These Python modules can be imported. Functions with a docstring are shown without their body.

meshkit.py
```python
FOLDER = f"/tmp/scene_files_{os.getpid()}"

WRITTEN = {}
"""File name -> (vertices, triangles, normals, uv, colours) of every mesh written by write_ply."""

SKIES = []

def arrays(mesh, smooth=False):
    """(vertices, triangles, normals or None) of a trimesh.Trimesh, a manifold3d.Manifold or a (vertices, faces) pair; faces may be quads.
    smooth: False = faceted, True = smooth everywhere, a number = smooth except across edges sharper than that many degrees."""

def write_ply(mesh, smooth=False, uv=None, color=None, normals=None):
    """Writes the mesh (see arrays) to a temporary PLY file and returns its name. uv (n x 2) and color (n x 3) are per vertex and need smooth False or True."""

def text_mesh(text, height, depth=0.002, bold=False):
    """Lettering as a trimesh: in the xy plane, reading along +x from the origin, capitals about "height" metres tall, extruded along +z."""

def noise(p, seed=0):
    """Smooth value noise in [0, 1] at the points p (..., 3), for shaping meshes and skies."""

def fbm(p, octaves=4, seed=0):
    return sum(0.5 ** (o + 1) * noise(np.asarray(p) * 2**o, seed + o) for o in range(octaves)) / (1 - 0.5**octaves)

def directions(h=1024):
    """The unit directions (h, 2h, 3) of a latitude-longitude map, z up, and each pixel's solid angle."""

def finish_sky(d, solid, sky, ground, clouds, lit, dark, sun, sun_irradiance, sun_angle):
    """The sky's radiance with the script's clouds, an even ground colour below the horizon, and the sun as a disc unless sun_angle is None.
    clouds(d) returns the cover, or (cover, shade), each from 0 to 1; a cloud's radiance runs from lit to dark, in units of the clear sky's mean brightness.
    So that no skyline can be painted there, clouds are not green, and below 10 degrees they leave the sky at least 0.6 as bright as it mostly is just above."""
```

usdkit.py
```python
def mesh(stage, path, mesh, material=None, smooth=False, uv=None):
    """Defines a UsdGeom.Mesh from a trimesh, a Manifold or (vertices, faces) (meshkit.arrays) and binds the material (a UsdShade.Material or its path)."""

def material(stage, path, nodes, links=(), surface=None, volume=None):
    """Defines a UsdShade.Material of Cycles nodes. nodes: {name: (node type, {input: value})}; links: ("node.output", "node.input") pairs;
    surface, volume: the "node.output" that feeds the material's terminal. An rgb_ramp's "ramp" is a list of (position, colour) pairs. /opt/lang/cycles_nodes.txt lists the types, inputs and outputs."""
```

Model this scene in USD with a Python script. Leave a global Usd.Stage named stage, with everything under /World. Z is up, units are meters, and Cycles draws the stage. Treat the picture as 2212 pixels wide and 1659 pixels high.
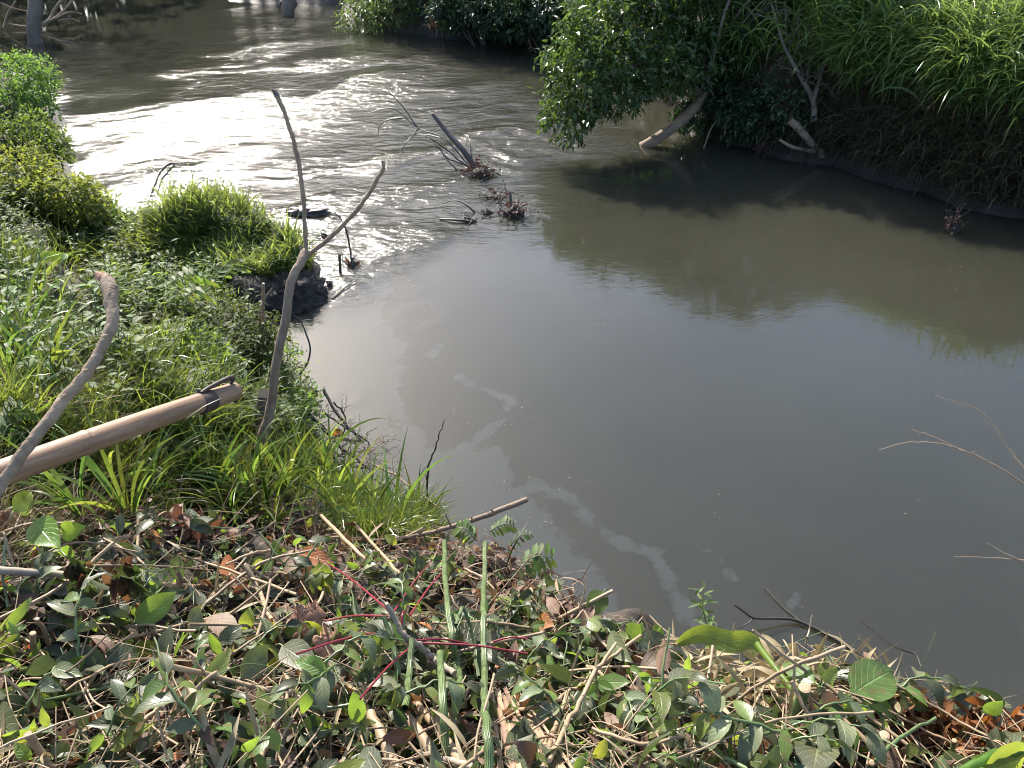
import math, random
import numpy as np
import trimesh, usdkit, meshkit
from pxr import Usd, UsdGeom, UsdLux, UsdShade, Gf, Sdf, Vt
from scipy.interpolate import RBFInterpolator, RegularGridInterpolator
from shapely.geometry import Polygon, LineString, Point
import shapely

stage = Usd.Stage.CreateInMemory()
UsdGeom.SetStageUpAxis(stage, UsdGeom.Tokens.z)
UsdGeom.Xform.Define(stage, '/World')
UsdGeom.Scope.Define(stage, '/World/Looks')

# ---------------------------------------------------------------- camera, sky, sun
CAM_H, PITCH, FPX = 4.5, math.radians(35.0), 1703.0
EXPOSURE = 1.5
SUN_AZ, SUN_EL = math.radians(-26.0), math.radians(36.0)
SUN_I, SKY_S = 1.25, 0.13
cam = UsdGeom.Camera.Define(stage, '/World/camera')
cam.CreateHorizontalApertureAttr(36.0); cam.CreateVerticalApertureAttr(27.0)
cam.CreateFocalLengthAttr(36.0 * FPX / 2212.0)
cam.CreateClippingRangeAttr(Gf.Vec2f(0.05, 2000.0))
cam.CreateExposureAttr(EXPOSURE)
cam.AddTranslateOp().Set(Gf.Vec3d(0, 0, CAM_H))
cam.AddRotateXOp().Set(90.0 - math.degrees(PITCH))
sun_dir = np.array([math.sin(SUN_AZ) * math.cos(SUN_EL), math.cos(SUN_AZ) * math.cos(SUN_EL), math.sin(SUN_EL)])
usdkit.material(stage, '/World/Looks/sky_air', {
    's': ('sky_texture', {'sky_type': 'single_scattering', 'sun_disc': False, 'sun_elevation': SUN_EL, 'sun_rotation': SUN_AZ,
                          'aerosol_density': 1.6, 'air_density': 1.0, 'altitude': 100.0}),
    'b': ('background_shader', {'strength': SKY_S})}, [('s.color', 'b.color')], surface='b.background')
dome = UsdLux.DomeLight.Define(stage, '/World/sky')
UsdShade.MaterialBindingAPI.Apply(dome.GetPrim()).Bind(UsdShade.Material.Get(stage, '/World/Looks/sky_air'))
dome.GetPrim().SetCustomDataByKey('kind', 'structure')
sun = UsdLux.DistantLight.Define(stage, '/World/sun')
sun.CreateNormalizeAttr(True); sun.CreateIntensityAttr(SUN_I); sun.CreateAngleAttr(0.5); sun.CreateColorAttr(Gf.Vec3f(1.0, 0.94, 0.85))
sun.AddRotateZOp().Set(-math.degrees(SUN_AZ)); sun.AddRotateXOp().Set(-(90.0 - math.degrees(SUN_EL)))

# ---------------------------------------------------------------- helpers
rng = np.random.default_rng(7)
random.seed(7)
V = lambda *a: np.array(a, float)
CAM = V(0, 0, CAM_H)
FWD = V(0, math.cos(PITCH), -math.sin(PITCH)); UP = V(0, math.sin(PITCH), math.cos(PITCH)); RT = V(1, 0, 0)

def ray(u, v):
    u, v = np.asarray(u, float), np.asarray(v, float)
    return ((u - 1106) / FPX)[..., None] * RT + ((829.5 - v) / FPX)[..., None] * UP + FWD
def at_d(u, v, d):
    return CAM + ray(u, v) * np.asarray(d, float)[..., None]
def at_z(u, v, z=0.0):
    r = ray(u, v)
    return CAM + r * ((z - CAM_H) / r[..., 2])[..., None]
def at_y(u, v, y):
    r = ray(u, v)
    return CAM + r * (y / r[..., 1])[..., None]
def unit(a):
    a = np.asarray(a, float)
    return a / (np.linalg.norm(a, axis=-1, keepdims=True) + 1e-12)

used = {}
def path_for(name, parent='/World'):
    k = (parent, name); n = used.get(k, 0); used[k] = n + 1
    return f'{parent}/{name}' if n == 0 else f'{parent}/{name}_{n:03d}'
def tag(prim, label=None, cat=None, group=None, kind=None):
    for k, x in (('label', label), ('category', cat), ('group', group), ('kind', kind)):
        if x: prim.SetCustomDataByKey(k, x)
    return prim
def mat4(x, y, z, p):
    m = np.eye(4); m[:3, 0], m[:3, 1], m[:3, 2], m[:3, 3] = x, y, z, p
    return m
origin = {}
def thing(name, label, cat, pos=(0, 0, 0), group=None, kind=None, M=None):
    x = UsdGeom.Xform.Define(stage, path_for(name))
    m = M if M is not None else mat4([1, 0, 0], [0, 1, 0], [0, 0, 1], pos)
    x.AddTransformOp().Set(Gf.Matrix4d(*m.T.ravel().tolist()))
    origin[str(x.GetPath())] = m[:3, 3] if M is None else V(0, 0, 0)
    return tag(x.GetPrim(), label, cat, group, kind)
def top_of(p):
    return '/' + '/'.join(str(p).split('/')[1:3])
def part(parent, name, mesh, mat, smooth=True, uv=None, label=None, kind=None):
    """mesh in world coordinates (or local ones for a thing built with M)."""
    pp = str(parent.GetPath())
    o = origin[top_of(pp)]
    v, f = mesh[0] - o, mesh[1]
    m = usdkit.mesh(stage, path_for(name, pp), (v, f), mat, smooth, uv)
    return tag(m.GetPrim(), label, kind=kind)
def solo(name, mesh, mat, label, cat, group=None, kind=None, smooth=True, uv=None):
    m = usdkit.mesh(stage, path_for(name), (mesh[0], mesh[1]), mat, smooth, uv)
    return tag(m.GetPrim(), label, cat, group, kind)
def dup(root, M, label=None, group=None):
    was = root.GetCustomData()
    base = str(root.GetPath()).split('/')[-1]
    while base[-4:-3] == '_' and base[-3:].isdigit(): base = base[:-4]
    r = thing(base, label or was['label'], was['category'], M=M, group=group or was.get('group'))
    r.GetReferences().AddInternalReference(root.GetPath()); r.SetInstanceable(True)
    return r
def set_m(root, M):
    UsdGeom.Xformable(root).GetOrderedXformOps()[0].Set(Gf.Matrix4d(*M.T.ravel().tolist()))
def cat_mesh(ms):
    vs, fs, n = [], [], 0
    for m in ms:
        vs.append(m[0]); fs.append(m[1] + n); n += len(m[0])
    return np.vstack(vs), np.vstack(fs)

def smooth_path(pts, n=None, jitter=0.0, seed=0):
    p = np.asarray(pts, float)
    if len(p) == 2:
        n = n or 6
        t = np.linspace(0, 1, n + 1)[:, None]
        q = p[0] * (1 - t) + p[1] * t
    else:
        k = n or 4
        e = np.vstack([2 * p[0] - p[1], p, 2 * p[-1] - p[-2]])
        q = []
        for i in range(1, len(e) - 2):
            for t in np.linspace(0, 1, k, endpoint=False):
                a, b, c, d = e[i - 1], e[i], e[i + 1], e[i + 2]
                q.append(.5 * (2 * b + (c - a) * t + (2 * a - 5 * b + 4 * c - d) * t * t + (3 * b - a - 3 * c + d) * t ** 3))
        q = np.array(q + [p[-1]])
    if jitter:
        r = np.random.default_rng(seed)
        w = r.normal(0, jitter, q.shape); w[0] *= .2
        q = q + w
    return q
def tube(pts, radii, sides=8, cap=True, rough=0.0, seed=0):
    p = np.asarray(pts, float); n = len(p)
    r = np.interp(np.linspace(0, 1, n), np.linspace(0, 1, len(np.atleast_1d(radii))), np.atleast_1d(radii)) if np.ndim(radii) else np.full(n, radii)
    t = unit(np.gradient(p, axis=0))
    a = np.cross(t[0], [0, 0, 1.0] if abs(t[0, 2]) < .9 else [1.0, 0, 0]); a = unit(a)
    A = []
    for i in range(n):
        a = unit(a - t[i] * (a @ t[i])); A.append(a)
    A = np.array(A); B = np.cross(t, A)
    ang = np.arange(sides) * 2 * np.pi / sides
    rr = np.broadcast_to(r[:, None], (n, sides)).copy()
    if rough: rr *= 1 + np.random.default_rng(seed).normal(0, rough, rr.shape)
    v = p[:, None] + rr[..., None] * (np.cos(ang)[None, :, None] * A[:, None] + np.sin(ang)[None, :, None] * B[:, None])
    i, j = np.meshgrid(np.arange(n - 1), np.arange(sides), indexing='ij')
    q = np.stack([i * sides + j, i * sides + (j + 1) % sides, (i + 1) * sides + (j + 1) % sides, (i + 1) * sides + j], -1).reshape(-1, 4)
    f = np.vstack([q[:, [0, 1, 2]], q[:, [0, 2, 3]]]); v = v.reshape(-1, 3)
    if cap:
        m = len(v); c0 = np.vstack([v[:sides], p[0]]); c1 = np.vstack([v[-sides:], p[-1]])
        k = np.arange(sides); k2 = (k + 1) % sides
        f = np.vstack([f, np.stack([np.full(sides, m + sides), m + k2, m + k], 1), np.stack([np.full(sides, m + 2 * sides + 1), m + sides + 1 + k, m + sides + 1 + k2], 1)])
        v = np.vstack([v, c0, c1])
    return v, f

def leaves(pos, dirs, nrm, L, W, curl=0.3, fold=0.25, nu=4, peak=0.45, wavy=0.0, seed=1):
    """N leaf blades, each a small curved and folded sheet. Returns mesh, uv."""
    r = np.random.default_rng(seed)
    pos = np.atleast_2d(pos); N = len(pos)
    d = unit(np.broadcast_to(dirs, (N, 3))); nn = np.broadcast_to(nrm, (N, 3))
    nn = unit(nn - d * (nn * d).sum(-1, keepdims=True)); s = np.cross(nn, d)
    L, W, curl, fold = (np.broadcast_to(x, (N,)).astype(float) for x in (L, W, curl, fold))
    t = np.linspace(0, 1, nu + 1)
    pw = math.log(.5) / math.log(peak)
    w = np.sin(np.pi * np.clip(t, 0, 1) ** pw) ** .8; w[0] = .06; w[-1] = .02
    c = np.where(np.abs(curl) < 1e-3, 1e-3, curl)[:, None]
    x = L[:, None] * np.sin(c * t) / c; z = -L[:, None] * (1 - np.cos(c * t)) / c
    cross = np.array([-1, 0, 1.0])
    v = np.zeros((N, nu + 1, 3, 3))
    tw = r.normal(0, .35, (N, 1)) * t[None]
    for k, cs in enumerate(cross):
        y = cs * W[:, None] * .5 * w[None] * np.cos(fold)[:, None]
        zz = z + abs(cs) * W[:, None] * .5 * w[None] * np.sin(fold)[:, None] + cs * W[:, None] * .3 * tw
        if wavy: zz = zz + abs(cs) * r.normal(0, wavy, (N, nu + 1)) * W[:, None]
        v[:, :, k] = pos[:, None] + x[..., None] * d[:, None] + y[..., None] * s[:, None] + zz[..., None] * nn[:, None]
    idx = np.arange((nu + 1) * 3).reshape(nu + 1, 3)
    q = np.stack([idx[:-1, :-1], idx[1:, :-1], idx[1:, 1:], idx[:-1, 1:]], -1).reshape(-1, 4)
    f1 = np.vstack([q[:, [0, 1, 2]], q[:, [0, 2, 3]]])
    f = (f1[None] + (np.arange(N) * (nu + 1) * 3)[:, None, None]).reshape(-1, 3)
    uv = np.broadcast_to(np.stack(np.meshgrid(t, cross * .5 + .5, indexing='ij'), -1)[None], (N, nu + 1, 3, 2)).reshape(-1, 2)
    return (v.reshape(-1, 3), f), uv
def leaflets4(pos, dirs, nrm, L, W, fold=.3):
    """cheap folded four-triangle leaves for crowns."""
    N = len(pos); d = unit(dirs); nn = unit(nrm - d * (nrm * d).sum(-1, keepdims=True)); s = np.cross(nn, d)
    L = np.broadcast_to(L, (N,))[:, None]; W = np.broadcast_to(W, (N,))[:, None]
    b = pos; m = pos + d * L * .45 - nn * W * .12; tip = pos + d * L - nn * L * .15
    l = pos + d * L * .42 - s * W * .5 + nn * W * fold * .3; r_ = pos + d * L * .42 + s * W * .5 + nn * W * fold * .3
    v = np.stack([b, l, m, r_, tip], 1).reshape(-1, 3)
    f1 = np.array([[0, 1, 2], [0, 2, 3], [1, 4, 2], [2, 4, 3]])
    return v, (f1[None] + (np.arange(N) * 5)[:, None, None]).reshape(-1, 3)
def blades(pos, az, L, W, lean, bend, n=5, seed=3, droop=None):
    """N grass blades."""
    r = np.random.default_rng(seed)
    pos = np.atleast_2d(pos); N = len(pos)
    az, L, W, lean, bend = (np.broadcast_to(x, (N,)).astype(float) for x in (az, L, W, lean, bend))
    t = np.linspace(0, 1, n + 1)
    th = lean[:, None] + bend[:, None] * t[None] ** 1.4
    h = np.stack([np.cos(az), np.sin(az), 0 * az], -1)
    step = (L / n)[:, None, None] * (np.sin(th)[..., None] * h[:, None] + np.cos(th)[..., None] * V(0, 0, 1))
    c = np.concatenate([np.zeros((N, 1, 3)), np.cumsum(step[:, :-1] * .5 + step[:, 1:] * .5, 1)], 1) + pos[:, None]
    side = np.stack([-np.sin(az), np.cos(az), 0 * az], -1)
    tw = r.normal(0, .6, (N,))
    tang = unit(step); nv = np.cross(np.broadcast_to(side[:, None], tang.shape), tang)
    sd = side[:, None] * np.cos(tw)[:, None, None] + nv * np.sin(tw)[:, None, None]
    w = W[:, None] * np.clip(1 - t ** 2.2, .04, 1)[None] * np.minimum(1, .45 + 2 * t)[None] * .5
    v = np.stack([c - sd * w[..., None], c + sd * w[..., None]], 2)
    i = np.arange(n) * 2
    q = np.stack([i, i + 1, i + 3, i + 2], 1)
    f1 = np.vstack([q[:, [0, 1, 2]], q[:, [0, 2, 3]]])
    return v.reshape(-1, 3), (f1[None] + (np.arange(N) * 2 * (n + 1))[:, None, None]).reshape(-1, 3)
def in_poly(poly, n, seed):
    r = np.random.default_rng(seed); P = Polygon(poly); x0, y0, x1, y1 = P.bounds
    out = np.zeros((0, 2))
    while len(out) < n:
        c = r.uniform([x0, y0], [x1, y1], (n * 2, 2))
        out = np.vstack([out, c[shapely.contains_xy(P, c[:, 0], c[:, 1])]])
    return out[:n]

# ---------------------------------------------------------------- materials
def M_(name): return f'/World/Looks/{name}'
def leaf_mat(name, col, trans, rough=.4, var=.35, t=.35, back=None, veins=False, hue=.03, spots=None):
    n = {'isl': ('geometry', {}), 'oi': ('object_info', {}),
         'ad': ('math', {'math_type': 'add'}), 'fr': ('math', {'math_type': 'fraction'}),
         'v': ('map_range', {'from_min': 0., 'from_max': 1., 'to_min': 1 - var, 'to_max': 1 + var}),
         'h': ('map_range', {'from_min': 0., 'from_max': 1., 'to_min': .5 - hue, 'to_max': .5 + hue}),
         'x9': ('math', {'math_type': 'multiply', 'value2': 7.31}), 'f9': ('math', {'math_type': 'fraction'}),
         'nz': ('noise_texture', {'scale': 18., 'detail': 4.}), 'nm': ('map_range', {'from_min': .3, 'from_max': .7, 'to_min': .75, 'to_max': 1.2}),
         'vm': ('math', {'math_type': 'multiply'}),
         'bf': ('mix_color', {'a': col, 'b': back or col}),
         'c1': ('hsv', {'saturation': 1.0}), 'c2': ('hsv', {'color': trans, 'saturation': 1.0}),
         'p': ('principled_bsdf', {'roughness': rough, 'ior': 1.45}), 'tl': ('translucent_bsdf', {}), 'mx': ('mix_closure', {'fac': t})}
    l = [('isl.random_per_island', 'ad.value1'), ('oi.random', 'ad.value2'), ('ad.value', 'fr.value1'), ('fr.value', 'v.value'),
         ('fr.value', 'x9.value1'), ('x9.value', 'f9.value1'), ('f9.value', 'h.value'),
         ('isl.position', 'nz.vector'), ('nz.fac', 'nm.value'), ('v.result', 'vm.value1'), ('nm.result', 'vm.value2'),
         ('isl.backfacing', 'bf.fac'), ('h.result', 'c1.hue'), ('h.result', 'c2.hue'), ('vm.value', 'c1.value'), ('vm.value', 'c2.value'),
         ('c2.color', 'tl.color'), ('p.BSDF', 'mx.closure1'), ('tl.BSDF', 'mx.closure2')]
    last = 'bf.result'
    if veins:
        n |= {'uv': ('texture_coordinate', {}), 'sx': ('separate_xyz', {}),
              'a1': ('math', {'math_type': 'subtract', 'value2': .5}), 'a2': ('math', {'math_type': 'absolute'}),
              'mid': ('map_range', {'from_min': .0, 'from_max': .035, 'to_min': 1., 'to_max': 0., 'clamp': True}),
              'b1': ('math', {'math_type': 'multiply_add', 'value2': -.7}), 'b2': ('math', {'math_type': 'multiply', 'value2': 44.}),
              'b3': ('math', {'math_type': 'sine'}), 'b4': ('map_range', {'from_min': .80, 'from_max': 1., 'to_min': 0., 'to_max': .6, 'clamp': True}),
              'mxv': ('math', {'math_type': 'maximum'}), 'vc': ('mix_color', {'b': tuple(min(1, x * 1.9 + .03) for x in col)}),
              'bp': ('bump', {'strength': .5, 'distance': .003, 'invert': True})}
        l += [('uv.UV', 'sx.vector'), ('sx.y', 'a1.value1'), ('a1.value', 'a2.value1'), ('a2.value', 'mid.value'),
              ('a2.value', 'b1.value1'), ('sx.x', 'b1.value3'), ('b1.value', 'b2.value1'), ('b2.value', 'b3.value1'), ('b3.value', 'b4.value'),
              ('mid.result', 'mxv.value1'), ('b4.result', 'mxv.value2'), ('mxv.value', 'vc.fac'), (last, 'vc.a'), ('mxv.value', 'bp.height'), ('bp.normal', 'p.normal')]
        last = 'vc.result'
    if spots:
        n |= {'sn': ('noise_texture', {'scale': 45., 'detail': 3.}), 'sr': ('map_range', {'from_min': .56, 'from_max': .64, 'to_min': 0., 'to_max': .9, 'clamp': True}),
              'sc': ('mix_color', {'b': spots})}
        l += [('isl.position', 'sn.vector'), ('sn.fac', 'sr.value'), ('sr.result', 'sc.fac'), (last, 'sc.a')]
        last = 'sc.result'
    l += [(last, 'c1.color'), ('c1.color', 'p.base_color')]
    return usdkit.material(stage, M_(name), n, l, surface='mx.closure')
def bark_mat(name, c1, c2, rough=.75, scale=30., stretch=(1, 1, 1), bump=.4, dist=.004):
    return usdkit.material(stage, M_(name), {
        'g': ('geometry', {}), 'oi': ('object_info', {}), 'm': ('mapping', {'scale': stretch}), 'n': ('noise_texture', {'scale': scale, 'detail': 6., 'roughness': .65}),
        'n2': ('noise_texture', {'scale': scale * .15, 'detail': 3.}), 'a': ('math', {'math_type': 'multiply_add', 'value2': .6}), 'b': ('math', {'math_type': 'multiply', 'value2': .5}),
        'r': ('rgb_ramp', {'ramp': [(.3, c1), (.75, c2)]}), 'bp': ('bump', {'strength': bump, 'distance': dist}), 'p': ('principled_bsdf', {'roughness': rough})},
        [('g.position', 'm.vector'), ('m.vector', 'n.vector'), ('g.position', 'n2.vector'), ('n2.fac', 'b.value1'), ('n.fac', 'a.value1'), ('b.value', 'a.value3'),
         ('a.value', 'r.fac'), ('r.color', 'p.base_color'), ('n.fac', 'bp.height'), ('bp.normal', 'p.normal')], surface='p.BSDF')

grass = leaf_mat('grass_blade', (.06, .10, .022), (.19, .27, .035), .3, .5, .42)
mound_grass = leaf_mat('mound_grass_blade', (.075, .095, .028), (.26, .27, .045), .3, .55, .42, hue=.04)
grass_dry = leaf_mat('dry_grass_blade', (.20, .145, .065), (.25, .17, .07), .6, .4, .25)
cane = leaf_mat('cane_grass_blade', (.075, .125, .03), (.20, .26, .055), .3, .55, .42)
shade_reed = leaf_mat('shade_reed_blade', (.05, .048, .022), (.05, .05, .015), .5, .6, .25, hue=.05)  # reed brown darkened so the colour carries the shade of the bank face
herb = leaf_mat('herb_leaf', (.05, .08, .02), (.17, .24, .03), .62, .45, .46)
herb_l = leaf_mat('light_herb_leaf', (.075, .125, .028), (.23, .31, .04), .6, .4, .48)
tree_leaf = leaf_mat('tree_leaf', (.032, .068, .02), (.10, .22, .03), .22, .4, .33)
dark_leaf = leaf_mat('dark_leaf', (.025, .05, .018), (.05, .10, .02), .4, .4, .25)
shrub_leaf = leaf_mat('shrub_leaf', (.08, .11, .03), (.16, .22, .05), .4, .4, .35)
broad = leaf_mat('broad_leaf', (.08, .125, .03), (.31, .40, .045), .38, .25, .36, back=(.12, .16, .09), veins=True, spots=(.12, .09, .04))
broad_y = leaf_mat('yellow_green_leaf', (.11, .17, .03), (.36, .44, .05), .38, .25, .48, back=(.16, .2, .06), veins=True)
grey_leaf = leaf_mat('wilted_grey_leaf', (.10, .115, .06), (.15, .20, .05), .4, .45, .26, back=(.155, .165, .10), veins=True)
dark_broad = leaf_mat('dark_wilted_leaf', (.045, .052, .024), (.06, .10, .02), .42, .4, .22, back=(.07, .085, .055), veins=True)
backlit_leaf = leaf_mat('backlit_dead_leaf', (.05, .028, .018), (.10, .045, .02), .65, .5, .15, hue=.02)  # dead leaf colour darkened and less translucent, painting in a backlit look
dead_leaf = leaf_mat('dead_leaf', (.105, .062, .038), (.18, .085, .03), .6, .45, .22, back=(.20, .13, .09), veins=True, hue=.02)
orange_leaf = leaf_mat('orange_dead_leaf', (.24, .09, .035), (.40, .12, .03), .55, .3, .3, veins=True, hue=.015)
straw_leaf = leaf_mat('pale_dry_leaf', (.21, .16, .095), (.3, .2, .1), .6, .35, .18)
straw = bark_mat('straw_stalk', (.14, .092, .05), (.33, .24, .145), .6, 26., (1, 1, 1), .3, .002)
stalk_brown = bark_mat('brown_stalk', (.13, .085, .05), (.30, .21, .13), .65, 30.)
twig_dark = bark_mat('dark_wet_twig', (.015, .012, .010), (.05, .04, .033), .45, 40.)
bark_grey = bark_mat('grey_brown_bark', (.085, .058, .038), (.25, .18, .125), .85, 45., (1, 1, .6), 1.0, .009)
bark_pale = bark_mat('pale_dead_wood', (.14, .11, .08), (.30, .25, .19), .75, 20.)
bark_tree = bark_mat('tree_bark', (.06, .04, .026), (.24, .17, .11), .8, 22., (1, 1, 1), .6, .01)
bark_dark = bark_mat('dark_trunk_bark', (.04, .032, .025), (.13, .10, .075), .85, 14., (1, 1, .4), .7, .015)
cut_wood = bark_mat('cut_wood_face', (.22, .145, .08), (.36, .26, .16), .7, 30., bump=.2)
red_stem = bark_mat('red_petiole', (.10, .008, .016), (.22, .02, .035), .35, 30., bump=.1, dist=.001)
rust = bark_mat('rusty_iron', (.014, .008, .006), (.045, .022, .016), .65, 60., bump=.5, dist=.002)
mud_mat = bark_mat('wet_mud', (.008, .006, .005), (.03, .023, .018), .85, 14., bump=.9, dist=.03)
bark_red = bark_mat('red_rotten_bark', (.16, .065, .035), (.36, .20, .13), .8, 55., (1, 1, .25), .9, .006)
green_stem = usdkit.material(stage, M_('ribbed_green_stem'), {
    'uv': ('texture_coordinate', {}), 'sx': ('separate_xyz', {}), 'm': ('math', {'math_type': 'multiply', 'value2': 2 * math.pi * 7}), 's': ('math', {'math_type': 'sine'}),
    'g': ('geometry', {}), 'n': ('noise_texture', {'scale': 25., 'detail': 4.}), 'r': ('rgb_ramp', {'ramp': [(.25, (.04, .065, .02)), (.75, (.125, .17, .06))]}),
    'a': ('math', {'math_type': 'multiply_add', 'value2': .22}), 'bp': ('bump', {'strength': .5, 'distance': .002}), 'p': ('principled_bsdf', {'roughness': .42})},
    [('uv.UV', 'sx.vector'), ('sx.x', 'm.value1'), ('m.value', 's.value1'), ('g.position', 'n.vector'), ('s.value', 'a.value1'), ('n.fac', 'a.value3'), ('a.value', 'r.fac'),
     ('r.color', 'p.base_color'), ('s.value', 'bp.height'), ('bp.normal', 'p.normal')], surface='p.BSDF')
bamboo_mat = usdkit.material(stage, M_('weathered_bamboo'), {
    'tc': ('texture_coordinate', {}), 'm': ('mapping', {'scale': (2.5, 30., 30.)}), 'n': ('noise_texture', {'scale': 1.4, 'detail': 6., 'roughness': .65}),
    'n2': ('noise_texture', {'scale': 90., 'detail': 2.}), 's': ('map_range', {'from_min': .62, 'from_max': .7, 'to_min': 0., 'to_max': .55, 'clamp': True}),
    'r': ('rgb_ramp', {'ramp': [(.25, (.095, .05, .028)), (.5, (.19, .11, .062)), (.75, (.29, .19, .115))]}), 'd': ('mix_color', {'b': (.08, .05, .035)}),
    'bp': ('bump', {'strength': .5, 'distance': .004}), 'p': ('principled_bsdf', {'roughness': .52})},
    [('tc.object', 'm.vector'), ('m.vector', 'n.vector'), ('tc.object', 'n2.vector'), ('n2.fac', 's.value'), ('s.result', 'd.fac'), ('n.fac', 'r.fac'), ('r.color', 'd.a'),
     ('d.result', 'p.base_color'), ('n.fac', 'bp.height'), ('bp.normal', 'p.normal')], surface='p.BSDF')
soil = usdkit.material(stage, M_('bank_soil'), {
    'g': ('geometry', {}), 'n': ('noise_texture', {'scale': 6., 'detail': 8., 'roughness': .7}), 'sx': ('separate_xyz', {}),
    'r': ('rgb_ramp', {'ramp': [(.3, (.014, .010, .007)), (.55, (.035, .024, .015)), (.8, (.065, .044, .028))]}), 'bp': ('bump', {'strength': .9, 'distance': .04}),
    'wn': ('math', {'math_type': 'multiply_add', 'value2': .25}), 'w': ('map_range', {'from_min': .16, 'from_max': .36, 'to_min': 1., 'to_max': 0., 'clamp': True}), 'wc': ('mix_color', {'b': (.010, .008, .006)}),
    'ro': ('map_range', {'from_min': 0., 'from_max': 1., 'to_min': .85, 'to_max': .7}), 'p': ('principled_bsdf', {})},
    [('g.position', 'n.vector'), ('n.fac', 'r.fac'), ('g.position', 'sx.vector'), ('n.fac', 'wn.value1'), ('sx.z', 'wn.value3'), ('wn.value', 'w.value'), ('w.result', 'wc.fac'), ('r.color', 'wc.a'), ('wc.result', 'p.base_color'),
     ('w.result', 'ro.value'), ('ro.result', 'p.roughness'), ('n.fac', 'bp.height'), ('bp.normal', 'p.normal')], surface='p.BSDF')

# ---------------------------------------------------------------- the ground: both banks and the river bed, one sheet
ctrl = []
def cp(u, v, z): ctrl.append(np.append(at_z(u, v, z)[:2], z))
def cw(x, y, z): ctrl.append(V(x, y, z))
for a in [(0, 1659, 2.5), (550, 1659, 2.5), (1106, 1659, 2.42), (1660, 1659, 2.35), (2212, 1659, 2.2), (300, 1480, 2.35), (700, 1450, 2.1), (1000, 1540, 2.15),
          (1000, 1400, 1.75), (1250, 1520, 2.05), (1600, 1560, 2.2), (2000, 1600, 2.15), (0, 1300, 2.2), (400, 1300, 1.95), (750, 1290, 1.5), (950, 1260, 1.15),
          (0, 1150, 2.05), (300, 1150, 1.75), (520, 1150, 1.35), (750, 1180, .95), (880, 1150, .5), (0, 1000, 1.9), (250, 980, 1.55), (420, 900, 1.15), (540, 1010, .85), (620, 1050, .65),
          (0, 850, 1.75), (200, 800, 1.35), (0, 700, 1.5), (300, 700, 1.0), (440, 760, .75), (500, 700, .5), (560, 900, .55), (600, 900, .3), (0, 560, 1.3), (180, 600, 1.05), (290, 590, .08), (430, 640, .18),
          (0, 430, 1.1), (100, 430, .75), (190, 480, .25), (120, 500, .35), (60, 520, .7), (240, 540, .08), (200, 565, .25), (300, 425, .62), (450, 425, .72), (570, 450, .6), (625, 505, .5), (640, 540, .35), (450, 478, .66), (320, 470, .6), (570, 495, .55), (450, 585, .06), (350, 592, .10), (0, 300, .95), (60, 330, .6), (0, 190, .7), (40, 200, .4)]:
    cp(*a)
shore = [(95, 215), (115, 280), (125, 340), (160, 400), (225, 432)]
for u, v in shore: cp(u, v, 0.02)
for u, v in [(660, 560), (690, 610), (692, 640), (640, 655), (585, 668), (545, 690), (575, 745), (610, 800), (640, 850), (652, 905), (690, 970), (745, 1045), (830, 1085), (915, 1110)]: cp(u, v, 0.0)
for u, v in [(700, 560), (735, 620), (720, 680), (650, 700), (640, 770), (690, 860), (720, 930), (790, 1010), (900, 1060), (200, 340), (180, 270), (260, 415), (150, 200)]: cp(u, v, -.25)
for u, v, z in [(300, 405, .35), (450, 398, .35), (590, 415, .3)]:
    p = at_z(u, v, .8); cw(p[0] + .0, p[1] + .45, z - .3); cw(p[0], p[1] + .9, -.4)
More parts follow.
